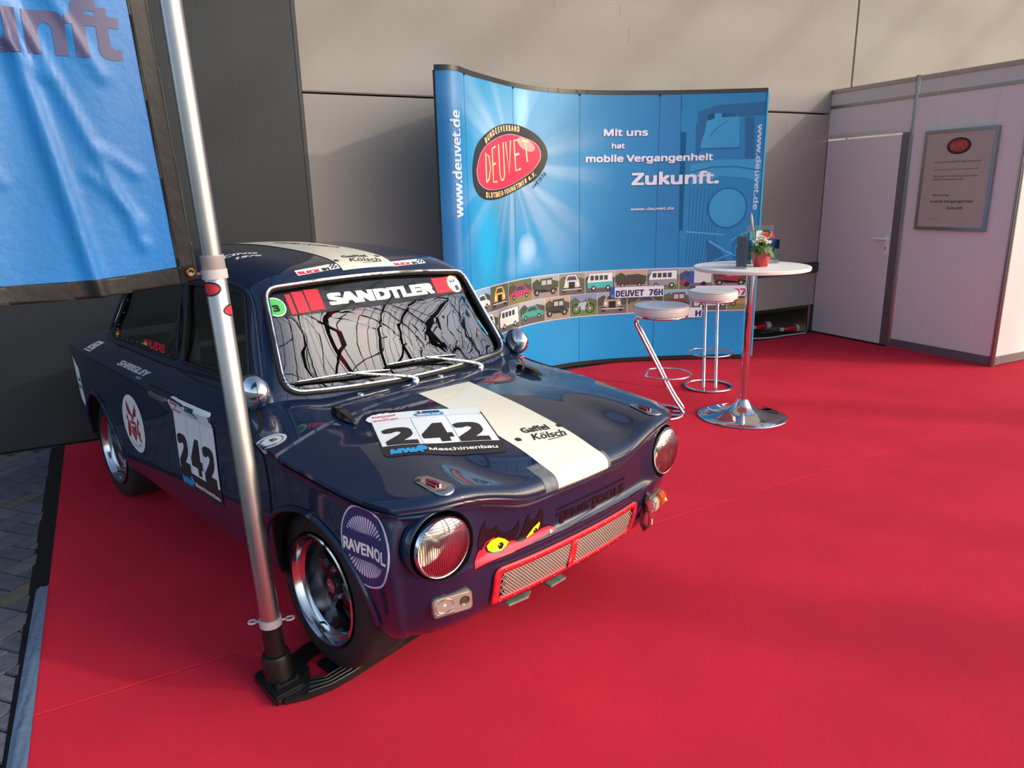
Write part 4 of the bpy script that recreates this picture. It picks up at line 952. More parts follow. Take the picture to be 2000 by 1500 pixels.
c2 = mixc(mth('MULTIPLY', mth('SUBTRACT', 1., sweep), 0.), c2, srgb('#1a86c4')); c2 = mixc(mth('MULTIPLY', sweep, .12), c2, srgb('#0a64a8'))
l.new(c2, pb.inputs['Base Color'])
pop = empty('popup_display', (0, 0, 0), label='curved blue pop-up display wall printed with a red oval emblem', cat='display wall')
seams = [0, .272, 1.035, 1.797, 2.52, 3.438]
for k in range(5):
    s0, s1 = seams[k]+.0012, seams[k+1]-.0012; N_ = max(4, int((s1-s0)/.03)); v = []; 
    for i in range(N_+1):
        s = s0+(s1-s0)*i/N_
        for z, e in ((.045, -.012), (.045, 0), (2.346, 0), (2.346, -.012)): v.append(ban(s, z, e))
    o = mesh('display_panel', v, grid_faces(N_+1, 4, flip=True)+[(0, 1, 2, 3), tuple(N_*4+i for i in (3, 2, 1, 0))], bm_, pop, 60)
    ul = o.data.uv_layers.new(name='UVMap')
    for lp in o.data.loops:
        i, j = divmod(lp.vertex_index, 4); s = s0+(s1-s0)*i/N_; ul.data[lp.index].uv = (s/4, v[lp.vertex_index].z/4)
def ban_bar(name, s0, s1, z0, z1, e0, e1, m, nn=90):
    v = []
    for i in range(nn+1):
        s = s0+(s1-s0)*i/nn
        for z, e in ((z0, e0), (z0, e1), (z1, e1), (z1, e0)): v.append(ban(s, z, e))
    f = [(i*4+j, (i+1)*4+j, (i+1)*4+(j+1) % 4, i*4+(j+1) % 4) for i in range(nn) for j in range(4)]+[(0, 1, 2, 3), tuple(nn*4+i for i in (3, 2, 1, 0))]
    return mesh(name, v, f, m, pop, 40)
ban_bar('top_rail', -.004, 3.442, 2.346, 2.379, -.055, .004, mat('rail black', '#15161a', .3, 0, .3)); ban_bar('plinth', .0, 3.40, .008, .044, -.03, .003, mat('plinth black', '#18161a', .5))
ban_bar('edge_channel', 3.438, 3.452, .03, 2.346, -.03, .006, mat('cyan edge', '#3bb4e0', .3), 3); ban_bar('edge_channel', -.012, 0, .03, 2.346, -.03, .006, black, 3)
for s in seams[1:5]: 
    ban_bar('seam_strip', s-.0016, s+.0016, .045, 2.346, -.008, .0012, mat('seam line', '#0e4a78', .5), 1)
    MB().lathe([(.012, 0), (.012, .010)], 12, Matrix.Translation(ban(s, 0, -.01))).build('foot', black, pop); MB().box(ban(s, 2.340, .004), (.012, .008, .014)).build('clip', black, pop)
BP = lambda e: (lambda s, z: ban(s, z, e))
def bl_(name, sh, m, e=.003, step=.06, parent=None, **k): return laid(name, sh, BP(e), m, parent or pop, step, **k)
pr = lambda nm, c, r=.45: mat('print '+nm, c, r)
lilac = pr('pale', '#d6d9ea'); shade = pr('shade', '#0f4f86')
# truck motif
tk = bl_('truck_picture', poly([(2.705, 2.346), (2.76, 2.05), (2.805, 1.78), (2.822, 1.55), (2.805, 1.28), (2.775, 1.0), (2.735, .858), (3.437, .845), (3.437, 2.346)]), pr('truck base', '#1279b2'), .0016, label='blue tinted picture of an old lorry front')
TD, TM, TL = pr('truck dark', '#0d5d92'), pr('truck mid', '#2c8fc4'), pr('truck light', '#3a9ed0')
def tb(sh, m, e=.0024): bl_('truck_shape', sh, m, e, .06, tk)
tb(join2(poly([(2.85, 2.20), (3.02, 2.25), (3.43, 2.27), (3.43, 2.16), (3.02, 2.15), (2.86, 2.10)]), poly([(2.845, 2.10), (2.94, 2.15), (2.90, 1.90), (2.85, 1.80)]), poly([(3.26, 2.15), (3.34, 2.15), (3.36, 1.80), (3.28, 1.80)])), TD)
tb(join2(poly([(2.93, 2.185), (3.21, 2.182), (3.225, 1.90), (2.885, 1.90)])), TM); tb(join2(line2([(2.96, 1.99), (3.02, 2.06), (3.12, 2.13)], .006), line2([(2.88, 1.895), (3.23, 1.895)], .012)), TD, .0032)
tb(join2(poly([(2.80, 1.76), (3.05, 1.80), (3.43, 1.80), (3.43, 1.60), (3.30, 1.64), (3.10, 1.66), (2.95, 1.60), (2.82, 1.58)])), TM); tb(join2(line2([(2.82, 1.70), (3.0, 1.74), (3.2, 1.74), (3.43, 1.70)], .01), line2([(2.83, 1.59), (2.98, 1.62), (3.08, 1.66)], .008)), TD, .0032)
tb(join2(*[line2([(2.815+.033*k, 1.56), (2.812+.030*k, 1.2), (2.80+.027*k, .90)], .005) for k in range(9)]), TD)
tb(ell(3.15, 1.385, .175, .18, 48), TD, .0028); tb(ell(3.15, 1.385, .160, .165, 48), TM, .0034); tb(join2(*[ringp(3.15, 1.385, .150-.03*k, .155-.03*k, .004, 40) for k in range(5)]), TL, .0040)
tb(join2(line2([(2.79, 1.185), (3.0, 1.165), (3.13, 1.15)], .014), line2([(3.0, 1.10), (3.08, 1.05), (3.16, 1.0), (3.22, .98)], .02), line2([(3.20, 1.10), (3.30, 1.16), (3.40, 1.18)], .014), line2([(3.05, .92), (3.2, .98), (3.35, .93)], .01)), TL, .0034)
tb(join2(poly([(2.98, 1.10), (3.06, 1.10), (3.2, .86), (3.0, .86)]), ringp(3.30, 1.02, .09, .12, .02, 28)), TD, .0030)
# words
def word(s, s0, s1, z, h, nm='lettering', m=lilac, bold=.026, sh_=0):
    v, f = text2d(s, 1, 'LEFT', bold, shear=sh_); xs = [p[0] for p in v]; k = (s1-s0)/(max(xs)-min(xs)); kz = h/.73; x0 = min(xs)
    A = ([(s0+(x-x0)*k, z+y*kz) for x, y in v], f)
    bl_(nm, ([(x+.004, y-.004) for x, y in A[0]], A[1]), shade, .0030); return bl_(nm, A, m, .0040)
word('Mit uns', 2.020, 2.421, 2.014, .080); word('hat', 2.095, 2.214, 1.911, .060); word('mobile Vergangenheit', 1.855, 3.003, 1.800, .080); word('Zukunft.', 2.281, 3.063, 1.605, .142); word('www.deuvet.de', 2.278, 2.674, 1.383, .036, bold=.012)
def vword(s, sc, z0, z1, h, up=True):
    v, f = text2d(s, 1, 'LEFT', .022); xs = [p[0] for p in v]; k = (z1-z0)/(max(xs)-min(xs)); kz = h/.73; x0 = min(xs)
    A = ([(sc-y*kz, z0+(x-x0)*k) for x, y in v], f) if up else ([(sc+y*kz, z1-(x-x0)*k) for x, y in v], f)
    bl_('web_address', A, pr('address', '#a9c3dc'), .003)
vword('www.deuvet.de', .170, 1.398, 2.100, .115); vword('www.deuvet.de', 3.375, 1.365, 2.087, .062, False)
# oval emblem
def egg(c0, c1, w, h, rot, n_=56, sk=.10):
    p = []
    for k in range(n_):
        a = 2*PI*k/n_; x, y = w*math.cos(a)*(1+sk*math.sin(a)*0), h*math.sin(a)*(1-.10*math.cos(a)); p.append((c0+x*math.cos(rot)-y*math.sin(rot), c1+x*math.sin(rot)+y*math.cos(rot)))
    return p
EO = spline(np.array([(x, y, 0) for x, y in ((.365, 1.725), (.42, 1.86), (.563, 1.965), (.78, 2.045), (1.01, 2.075), (1.25, 2.045), (1.41, 1.965), (1.468, 1.86), (1.43, 1.76), (1.341, 1.672), (1.18, 1.61), (.986, 1.556), (.80, 1.52), (.627, 1.508), (.46, 1.545), (.384, 1.615), (.365, 1.725))]), 4)[:-1]
EI = spline(np.array([(x, y, 0) for x, y in ((.425, 1.725), (.50, 1.84), (.65, 1.925), (.82, 1.975), (1.007, 2.0), (1.22, 1.975), (1.36, 1.92), (1.39, 1.855), (1.34, 1.77), (1.20, 1.69), (.99, 1.622), (.80, 1.588), (.66, 1.580), (.52, 1.60), (.44, 1.655), (.425, 1.725))]), 4)[:-1]
em = bl_('emblem', poly([(x, y) for x, y, z in EO]), pr('emblem black', '#2a2629', .4), .0040, .06, label='black and red oval DEUVET emblem')
bl_('emblem_ring', band([( .86*1.0+(x-.9)*1.0+.04, y) for x, y, z in EI], [(.9+(x-.9)*.985, 1.78+(y-1.78)*.985) for x, y, z in EI]), pr('emblem rim', '#c9b9b4'), .0055, .06, em)
rm = mat('print emblem red', '#cc3050', .4); rn = rm.node_tree.nodes; rl = rm.node_tree.links
bl_('emblem_field', poly([(.9+(x-.9)*.985, 1.78+(y-1.78)*.985) for x, y, z in EI]), rm, .0050, .06, em)
bl_('emblem_glow', ell(1.20, 1.93, .12, .045, 32, -.25), pr('emblem glow', '#e39a92'), .0056, .06, em)
gold = pr('gold', '#f0cf9a')
def stroke_letters(o, specs, w, m, e):
    bl_('emblem_lettering', join2(*[line2(s, w) for s in specs]), m, e, .06, em)
def DEU(fx):
    g = fx; return [g([(0, 0), (.0, .2), (.035, .17), (.05, .09), (.03, .02), (0, 0)]), g([(.115, .23), (.075, .22), (.080, -.01), (.125, -.012)]), g([(.078, .11), (.115, .115)]), g([(.15, .24), (.160, .03), (.175, -.01), (.20, -.01), (.215, .02), (.205, .25)]), g([(.235, .25), (.270, .02), (.292, .255)]), g([(.385, .25), (.33, .25), (.345, .03), (.40, .04)]), g([(.338, .145), (.385, .15)]), g([(.415, .24), (.475, .225)]), g([(.447, .23), (.465, .08)])]
fx = lambda pts: [(.575+x*1.38+y*0, 1.635+y*1.05+x*.17) for x, y in pts]
stroke_letters(None, DEU(fx), .017, gold, .0062)
def arcw(s, pts, size, m, e=.0062, par=None, bold=.035):
    P = spline(np.array([(x, y, 0) for x, y in pts]), 12); Ls = np.concatenate([[0], np.cumsum(np.linalg.norm(np.diff(P, axis=0), axis=1))]); ws = [.45 if c in 'I.-it1 ' else 1 for c in s]; tot = sum(ws); acc = 0; gl_ = []
    for i, ch in enumerate(s):
        t = (acc+ws[i]/2)/tot*Ls[-1]; acc += ws[i]
        if ch == ' ': continue
        k = min(max(np.searchsorted(Ls, t), 1), len(P)-1); q = (t-Ls[k-1])/(Ls[k]-Ls[k-1]); p = P[k-1]*(1-q)+P[k]*q; d = P[k]-P[k-1]; gl_.append(xf(text2d(ch, size, 'CENTER', bold, sx=.85, res=2), p[0], p[1], 1, math.atan2(d[1], d[0])))
    return bl_('emblem_lettering', join2(*gl_), m, e, .06, par or em)
arcw('BUNDESVERBAND', [(.575, 1.905), (.68, 1.962), (.82, 2.005), (.95, 2.022), (1.12, 2.022)], .078, gold)
arcw('OLDTIMER-YOUNGTIMER e.V.', [(.555, 1.530), (.70, 1.528), (.86, 1.545), (1.02, 1.578), (1.18, 1.628), (1.33, 1.698)], .072, gold)
arcw('seit 1976', [(1.285, 1.585), (1.37, 1.635), (1.455, 1.705)], .062, pr('ink', '#1d3550'), .003, pop, .02)
# strip of vehicle pictures
bl_('picture_band', poly([(.20, .458), (3.438, .458), (3.438, .866), (.20, .866)]), pr('band white', '#c9bfc4'), .0020)
SKY = ['#7fa9d0', '#4a5a50', '#5b6b48', '#9aa4a8', '#8a8f8c', '#a8aab0', '#b49c88', '#7c8fae', '#8fa0b8', '#8c7c84']; GND = ['#6f6c66', '#5b5654', '#7d7a4e', '#8b8580', '#5c5858', '#5a5a58', '#9a8c7c', '#5f7a48', '#6c6460', '#8a7a74']
def vehicle(kind, x0, z0, w, h, col):
    """flat side-view picture of a vehicle: list of (shape, colour)"""
    X = lambda pts: poly([(x0+w*a, z0+h*b) for a, b in pts]); C = lambda cx, cz, r: ell(x0+w*cx, z0+h*cz, h*r*1., h*r, 20); R_ = []
    dk = '#1c1b1e'; wn = '#3c4450'
    if kind == 'saloon': R_ += [(X([(.05, .30), (.06, .48), (.25, .54), (.38, .78), (.66, .80), (.80, .55), (.95, .48), (.97, .30)]), col), (X([(.30, .56), (.40, .73), (.63, .74), (.74, .56)]), wn), (join2(C(.24, .29, .11), C(.78, .29, .11)), dk), (join2(C(.24, .29, .05), C(.78, .29, .05)), '#b9b9bb')]
    if kind == 'van': R_ += [(X([(.08, .22), (.06, .55), (.14, .90), (.92, .92), (.95, .24)]), '#dfe6e2'), (X([(.08, .22), (.065, .50), (.95, .52), (.95, .24)]), col), (join2(*[X([(.17+.16*k, .60), (.17+.16*k, .82), (.29+.16*k, .82), (.29+.16*k, .60)]) for k in range(4)]), wn), (join2(C(.28, .22, .12), C(.78, .22, .12)), dk), (join2(C(.28, .22, .06), C(.78, .22, .06)), '#d6d6d6')]
    if kind == 'vintage': R_ += [(X([(.30, .35), (.32, .88), (.78, .90), (.82, .35)]), col), (X([(.06, .34), (.10, .58), (.34, .60), (.34, .34)]), col), (X([(.02, .30), (.10, .44), (.26, .42), (.36, .26), (.66, .26), (.74, .42), (.92, .40), (.96, .28)]), dk), (join2(X([(.37, .60), (.38, .80), (.54, .80), (.54, .60)]), X([(.58, .60), (.58, .80), (.74, .80), (.75, .60)])), '#aab2b4'), (join2(C(.18, .28, .16), C(.80, .28, .16)), '#26252a'), (join2(C(.18, .28, .07), C(.80, .28, .07)), '#9c9a90')]
    if kind == 'front': R_ += [(X([(.18, .34), (.22, .66), (.34, .92), (.66, .92), (.78, .66), (.82, .34)]), col), (X([(.30, .68), (.37, .86), (.63, .86), (.70, .68)]), wn), (X([(.38, .26), (.38, .60), (.62, .60), (.62, .26)]), dk), (join2(C(.27, .50, .08), C(.73, .50, .08)), '#e2e0d4'), (join2(X([(.14, .12), (.14, .34), (.26, .34), (.26, .12)]), X([(.74, .12), (.74, .34), (.86, .34), (.86, .12)])), dk), (X([(.12, .22), (.12, .28), (.88, .28), (.88, .22)]), '#b7b5b0')]
    if kind == 'truck': R_ += [(X([(.42, .30), (.42, .92), (.97, .92), (.97, .30)]), '#c9ccd0'), (X([(.08, .28), (.08, .62), (.16, .86), (.44, .86), (.44, .28)]), col), (X([(.13, .64), (.19, .80), (.30, .80), (.30, .64)]), wn), (X([(.04, .24), (.06, .40), (.24, .40), (.26, .24)]), '#b82c34'), (join2(C(.22, .24, .12), C(.74, .24, .12)), dk)]
    if kind == 'bike': R_ += [(join2(ringp(x0+w*.24, z0+h*.34, h*.24, h*.24, h*.05, 26), ringp(x0+w*.74, z0+h*.34, h*.24, h*.24, h*.05, 26)), '#20242a'), (join2(C(.24, .34, .05), C(.74, .34, .05)), '#c7ccd0'), (join2(X([(.28, .42), (.34, .62), (.62, .66), (.60, .48)]), X([(.40, .28), (.40, .46), (.58, .46), (.58, .28)])), col), (join2(line2([(x0+w*.24, z0+h*.34), (x0+w*.40, z0+h*.50)], h*.05), line2([(x0+w*.74, z0+h*.34), (x0+w*.62, z0+h*.82), (x0+w*.70, z0+h*.86)], h*.04)), '#8f979c')]
    return R_
def picture(s0, s1, z0, z1, i, kind, col):
    b_ = bl_('vehicle_picture', rect(s0, z0, s1, z1), pr('sky%d' % i, SKY[i % 10]), .0028, .08); w, h = s1-s0, z1-z0
    bl_('ground', rect(s0, z0, s1, z0+h*.42), pr('ground%d' % i, GND[i % 10]), .0034, .08, b_)
    t = rr.uniform(0, .5); bl_('trees', poly([(s0, z0+h*.42), (s0, z0+h*.75), (s0+w*.2, z0+h*.9), (s0+w*.42, z0+h*.66), (s0+w*.7, z0+h*.82), (s1, z0+h*.7), (s1, z0+h*.42)]), pr('trees%d' % (i % 3), ('#3d4a34', '#54604a', '#4a4a44')[i % 3]), .0038, .08, b_)
    for q, (sh, c) in enumerate(vehicle(kind, s0, z0, w, h, col)): bl_('vehicle_shape', sh, pr('veh '+c, c), .0044+.0005*q, .08, b_)
R1 = [(.30, .585, 'saloon', '#d4d6da'), (.590, .893, 'front', '#e0b040'), (.900, 1.255, 'saloon', '#b03a60'), (1.262, 1.577, 'vintage', '#3d4a3c'), (1.584, 1.850, 'front', '#c9cacc'), (1.858, 2.138, 'van', '#46b3b4'), (2.145, 2.440, 'saloon', '#4a3c3a'), (2.447, 2.742, 'van', '#8d9098'), (2.750, 3.050, 'truck', '#33509a'), (3.058, 3.372, 'vintage', '#8e2238')]
R2 = [(.42, .705, 'front', '#d9d9dc'), (.712, 1.070, 'van', '#e0dcd4'), (1.077, 1.417, 'saloon', '#3c9a8c'), (1.424, 1.693, 'vintage', '#2c2c30'), (1.700, 1.973, 'bike', '#a8b8c4'), (1.980, 2.260, 'front', '#a8a08c'), (2.268, 2.60, 'saloon', '#8a7468'), (2.607, 2.86, 'vintage', '#6a3838'), (2.868, 3.188, 'van', '#c4c4cc'), (3.196, 3.43, 'saloon', '#b08a58')]
for i, (a, b, k, c) in enumerate(R1): picture(a, b, .668, .858, i, k, c)
for i, (a, b, k, c) in enumerate(R2): picture(a, b, .468, .662, i+3, k, c)
def plate_(s0, s1, z0, z1, txt, tc, lab):
    b_ = bl_('number_plate', rrect(s0, z0, s1, z1, .008), pr('plate white', '#d8dae4'), .0080, .06, label=lab)
    bl_('plate_frame', band(rrect(s0, z0, s1, z1, .008)[0], rrect(s0+.004, z0+.004, s1-.004, z1-.004, .006)[0]), pr('plate edge', '#4a5070'), .0086, .06, b_)
    bl_('euro_band', rect(s0+.004, z0+.004, s0+.042, z1-.004), pr('plate blue', '#1c4fa0'), .0086, .06, b_); bl_('euro_ring', ringp(s0+.022, z0+.022, .009, .009, .002, 14), white, .0092, 0, b_)
    v, f = text2d(txt, 1, 'LEFT', .03, script=True); xs = [p[0] for p in v]; k = (s1-s0-.065)/(max(xs)-min(xs)); kz = (z1-z0-.032)/.73
    bl_('plate_text', ([(s0+.052+(x-min(xs))*k, z0+.016+y*kz) for x, y in v], f), pr('plate ink '+tc, tc), .0092, .06, b_)
plate_(2.100, 2.610, .607, .712, 'DEUVET 76H', '#1d2c5c', 'number plate picture DEUVET 76H'); plate_(2.856, 3.378, .592, .700, 'DEUV 07', '#b8204a', 'number plate picture with red digits 07'); plate_(2.46, 2.972, .400, .502, 'DEUVET H', '#16204a', 'number plate picture ending in H')
# ================================================================== EXHIBITION CABIN
g0 = Vector((3.317, 7.819)); bu = Vector((.43686, -.89953)); bn = Vector((.89953, .43686)); bz = math.atan2(bu.y, bu.x)
def BPt(s, d, z): p = g0+bu*s+bn*d; return Vector((p.x, p.y, z))                 # d > 0: away from the viewer
cab = empty('exhibition_cabin', BPt(0, 0, 0), label='white modular exhibition cabin with a door, right of the display wall', cat='cabin')
def cb_(name, s0, s1, d0, d1, z0, z1, m, bev=0, parent=None, **k):
    b = MB(); b.box(BPt((s0+s1)/2, (d0+d1)/2, (z0+z1)/2)-cab.location, (s1-s0, d1-d0, z1-z0), rz=bz, bev=bev); return b.build(name, m, parent or cab, 30, **k)
pw = mat('cabin panel white', '#ded8d6', .5); al = mat('cabin aluminium', '#a9a4a6', .3, 1); alg = mat('door jamb grey', '#7d7a80', .45, .6)
def post(s, d, h=2.5):
    M = Matrix.Translation(BPt(s, d, 0)-cab.location)@Matrix.Rotation(bz+PI/8, 4, 'Z'); r = .021
    P = []
    for k in range(8):
        a = 2*PI*k/8; P += [(r*math.cos(a), r*math.sin(a))]
        b = a+PI/8; P += [(r*.86*math.cos(b-.12), r*.86*math.sin(b-.12)), (r*.68*math.cos(b), r*.68*math.sin(b)), (r*.86*math.cos(b+.12), r*.86*math.sin(b+.12))]
    MB().prism(P, 0, h, M).build('post', al, cab, 20); MB().lathe([(.024, h), (.024, h+.006), (.0, h+.008)], 16, M).build('post_cap', alg, cab)
for s, d in ((0, 0), (1, 0), (2, 0), (2, 1), (2, 2)): post(s, d)
for (s0, s1) in ((0, 1), (1, 2)):
    cb_('top_rail', s0+.02, s1-.02, -.012, .012, 2.462, 2.500, al, .003); cb_('fascia', s0+.02, s1-.02, -.002, .002, 2.345, 2.462, mat('fascia', '#cfcfc8', .4)); cb_('fascia_rail', s0+.02, s1-.02, -.012, .012, 2.315, 2.345, al, .003)
    cb_('rear_rail', s0, s1, .96, 1.0, 2.462, 2.5, al, .003)
cb_('panel', 1.02, 1.98, -.004, .004, .085, 2.315, pw); cb_('bottom_rail', 1.02, 1.98, -.014, .014, .010, .085, alg, .003)
cb_('transom_panel', .02, .98, -.004, .004, 2.065, 2.315, pw); cb_('header_rail', .02, .98, -.014, .014, 2.022, 2.065, mat('header white alu', '#d8d5d2', .35, .3), .003)
cb_('door_jamb', .022, .062, -.012, .016, .01, 2.022, alg, .002); cb_('door_jamb', .905, .975, -.012, .016, .01, 2.022, alg, .002)
dr = cb_('door', .066, .902, -.016, .014, .014, 2.005, pw, .003); cb_('threshold', .02, .98, -.02, .02, 0, .012, black)
hl = MB(); c = BPt(.868, -.020, .99)-cab.location; hl.box(c, (.038, .010, .18), rz=bz, bev=.004)
q = lambda s, d, z: BPt(s, d, z)-cab.location
hl.tube([q(.868, -.02, 1.045), q(.868, -.058, 1.045), q(.845, -.064, 1.045), q(.735, -.064, 1.045)], .010, 10); hl.build('door_handle', white, dr); MB().box(q(.868, -.0262, .955), (.008, .003, .03), rz=bz).build('keyhole', black, dr)
# return wall
def rw(name, a, b, z0, z1, th, m, bev=0):
    MB().box(q(2, (a+b)/2, (z0+z1)/2), (b-a, th, z1-z0), rz=math.atan2(bn.y, bn.x), bev=bev).build(name, m, cab, 30)
for a in (0, 1):
    rw('panel', a+.02, a+.98, .085, 2.315, .008, pw); rw('bottom_rail', a+.02, a+.98, .01, .085, .028, alg, .003); rw('top_rail', a+.02, a+.98, 2.462, 2.5, .024, al, .003); rw('fascia', a+.02, a+.98, 2.345, 2.462, .004, MATS['fascia']); rw('fascia_rail', a+.02, a+.98, 2.315, 2.345, .024, al, .003)
# poster
po = empty('poster_frame', BPt(1.47, -.022, 1.58), (0, 0, bz), label='silver framed notice hanging on wires on the cabin wall', cat='poster')
def pf(u, v, e=0): return Vector((u, -.008-e, v))
ow, oh = .325, .432
MB().box((0, 0, 0), (ow*2-.02, .012, oh*2-.02)).build('backboard', alg, po)
v, f = band(rpoly([(-ow, -oh), (ow, -oh), (ow, oh), (-ow, oh)], .012, 4), rpoly([(-ow+.028, -oh+.028), (ow-.028, -oh+.028), (ow-.028, oh-.028), (-ow+.028, oh-.028)], .001, 4))
n_ = len(v); vv = [pf(a, b, .006) for a, b in v]+[pf(a, b, -.012) for a, b in v]; h_ = n_//2
ff = [tuple(t) for t in f]+[(k, (k+1) % h_, n_+(k+1) % h_, n_+k) for k in range(h_)]+[(h_+(k+1) % h_, h_+k, n_+h_+k, n_+h_+(k+1) % h_) for k in range(h_)]
mesh('snap_frame', vv, ff, al, po, 30)
lp = lambda nm, sh, m, e, **k: laid(nm, sh, lambda u, v_: pf(u, v_, e), m, po, 0, **k)
lp('paper', rect(-ow+.02, -oh+.02, ow-.02, oh-.02), mat('poster paper', '#b5aa9f', .35, bump=.15, bscale=6), .001)
lp('emblem', ell(0, .288, .108, .070, 40), pr('emblem black', '#2a2629'), .0018); lp('emblem_field', ell(.0, .290, .088, .052, 40), pr('poster red', '#a83a32'), .0026)
lp('emblem_lettering', join2(*[line2([(-.062+(x-0)*.265, .262+y*.22) for x, y in s], .004) for s in DEU(lambda p: p)]), pr('poster gold', '#c98a64'), .0034)
ink = pr('poster ink', '#3a3430')
def pt_(s, x0, x1, z, h, b=.0):
    v, f = text2d(s, 1, 'LEFT', b, shear=.0, res=2); xs = [p[0] for p in v]; k = (x1-x0)/(max(xs)-min(xs)); lp('notice_text', ([(x0+(x-min(xs))*k, z+y*h/.73) for x, y in v], f), ink, .0020)
pt_('Sie möchten die DEUVET Arbeit unterstützen?', -.20, .215, .150, .017); pt_('Sie sind aber in keinem Old/Youngtimerclub?', -.20, .205, .088, .017)
pt_('Hier können Sie für 25 Euro pro Jahr privates', -.20, .195, .030, .017); pt_('DEUVET Fördermitglied werden!', -.20, .080, .002, .017)
pt_('Mit uns hat', -.18, -.03, -.135, .026, .012); pt_('mobile Vergangenheit', -.20, .19, -.190, .030, .015); pt_('Zukunft.', -.04, .115, -.248, .032, .015); pt_('www.deuvet.de', -.19, -.09, -.335, .010)
wr = MB(); q2 = lambda s, z, e=.02: Vector((s-1.47, .008, z-1.58))
wr.tube([q2(1.218, 2.01), q2(1.21, 2.50)], .0012, 4).tube([q2(1.716, 2.01), q2(1.776, 2.50)], .0012, 4); wr.build('hanging_wire', steel, po)
# ================================================================== BAR TABLE AND STOOLS
TC = Vector((1.618, 4.786, 0)); TZ = 1.05
tb_ = empty('bar_table', TC, label='round white bar table on a chrome trumpet foot', cat='table')
MB().lathe([(0, TZ-.025), (.368, TZ-.025), (.374, TZ-.021), (.375, TZ-.004), (.371, TZ), (0, TZ)], 80).build('tabletop', mat('table white', '#eceae0', .4), tb_, 30)
MB().lathe([(.030, .10), (.0295, TZ-.04), (.06, TZ-.028), (.06, TZ-.0255)], 40, cap=False).build('column', chrome, tb_, 60)
MB().lathe([(0, .001), (.300, .001), (.3045, .006), (.300, .012), (.24, .022), (.16, .036), (.10, .056), (.062, .082), (.045, .108), (.036, .125), (.030, .128)], 72, cap=False).build('trumpet_foot', chrome, tb_, 60)
def make_stool(loc, yaw, label):
    o = empty('bar_stool', loc, (0, 0, yaw), label=label, cat='stool', group='white round bar stools by the table')
    MB().lathe([(0, .725), (.178, .725), (.186, .730), (.188, .745), (.1875, .770), (.184, .784), (.176, .789), (0, .792)], 64).build('seat', mat('seat vinyl', '#dedcd6', .35, 0, .2, bump=.03, bscale=30), o, 30)
    MB().tube([(.186*math.cos(a), .186*math.sin(a), .7845) for a in np.linspace(0, 2*PI, 61)[:-1]], .0022, 6, closed=True).build('seat_piping', mat('piping', '#c4c0ba', .5), o)
    MB().tube([(.172*math.cos(a), .172*math.sin(a), .716) for a in np.linspace(0, 2*PI, 61)[:-1]], .0105, 12, closed=True).build('seat_ring', chrome, o, 60)
    R2_ = .182
    MB().tube([(R2_*math.cos(a), R2_*math.sin(a), .012) for a in np.linspace(0, 2*PI, 61)[:-1]], .0115, 12, closed=True).build('base_ring', chrome, o, 60)
    for s in (-1, 1):
        y = s*.046; ctrl = [(-.05, y, .712), (-.12, y, .712), (-.160, y, .700), (-.172, y, .672), (-.160, y, .635), (.0, y, .335), (.150, y, .075), (.168, y, .040), (.163, y, .018), (.14, y, .012), (.10, y, .012)]
        MB().tube([tuple(p) for p in spline(np.array(ctrl), 5)], .0115, 12).build('leg', chrome, o, 60)
    fr_ = [(.045+.17*math.cos(a) if True else 0, .165*math.sin(a), .30) for a in np.linspace(-PI*.78, PI*.78, 40)]
    MB().tube([(.018, -.10, .30)]+fr_+[(.018, .10, .30)] if False else [(x, y, z) for x, y, z in fr_], .0075, 10, closed=True).build('footrest', chrome, o, 60)
    return o
make_stool((1.045, 4.875, 0), -.31, 'white bar stool seen side-on, nearer the car'); make_stool((1.592, 5.555, 0), -1.80, 'white bar stool behind the table, seen from the front')
# things on the table
def tl(x, y, z=0): return Vector((x, y, TZ+z))
fp = empty('potted_primrose', tl(1.660, 4.735), (0, 0, .2), label='white primrose in a faceted red pot on the bar table', cat='plant')
P8 = lambda r, n_=6, o=0: [(r*math.cos(2*PI*(k+o)/n_), r*math.sin(2*PI*(k+o)/n_)) for k in range(n_)]
v = [(x, y, 0) for x, y in P8(.048)]+[(x, y, .085) for x, y in P8(.069, 6, .5)]+[(x, y, .125) for x, y in P8(.074)]+[(x*.94, y*.94, .125) for x, y in P8(.074)]+[(x, y, .10) for x, y in P8(.060)]
f = [tuple(range(6))[::-1]]+[(k, (k+1) % 6, 6+k) for k in range(6)]+[((k+1) % 6, 6+(k+1) % 6, 6+k) for k in range(6)]+[(6+k, 12+(k+1) % 6, 12+k) for k in range(6)]+[(6+k, 6+(k+1) % 6, 12+(k+1) % 6) for k in range(6)]+[(12+k, 12+(k+1) % 6, 18+(k+1) % 6, 18+k) for k in range(6)]+[(18+k, 18+(k+1) % 6, 24+(k+1) % 6, 24+k) for k in range(6)]+[tuple(24+k for k in range(6))]
mesh('pot', v, f, mat('pot red', '#b3202e', .25, 0, .5), fp, 8)
lf = [mat('leaf green', '#33662a', .45, noise=.2, nscale=60), mat('leaf light', '#4c8038', .45)]
def leaf(a, r0, L_, w, z0, z1, droop, m):
    v = []; D = Vector((math.cos(a), math.sin(a), 0)); Pn = Vector((-D.y, D.x, 0)); NN = 9
    for i in range(NN):
        t = i/(NN-1); wd = w*math.sin(PI*min(t*.93+.06, 1))**.6; c = D*(r0+L_*t)+Vector((0, 0, z0+z1*math.sin(t*PI*.5)-droop*t*t))
        v += [c-Pn*wd+Vector((0, 0, .006*math.sin(i*2.1))), c-Pn*wd*.5+Vector((0, 0, .003)), c-Vector((0, 0, .004)), c+Pn*wd*.5+Vector((0, 0, .003)), c+Pn*wd+Vector((0, 0, .006*math.cos(i*2.3)))]
    mesh('leaf', v, grid_faces(NN, 5), m, fp, 60)
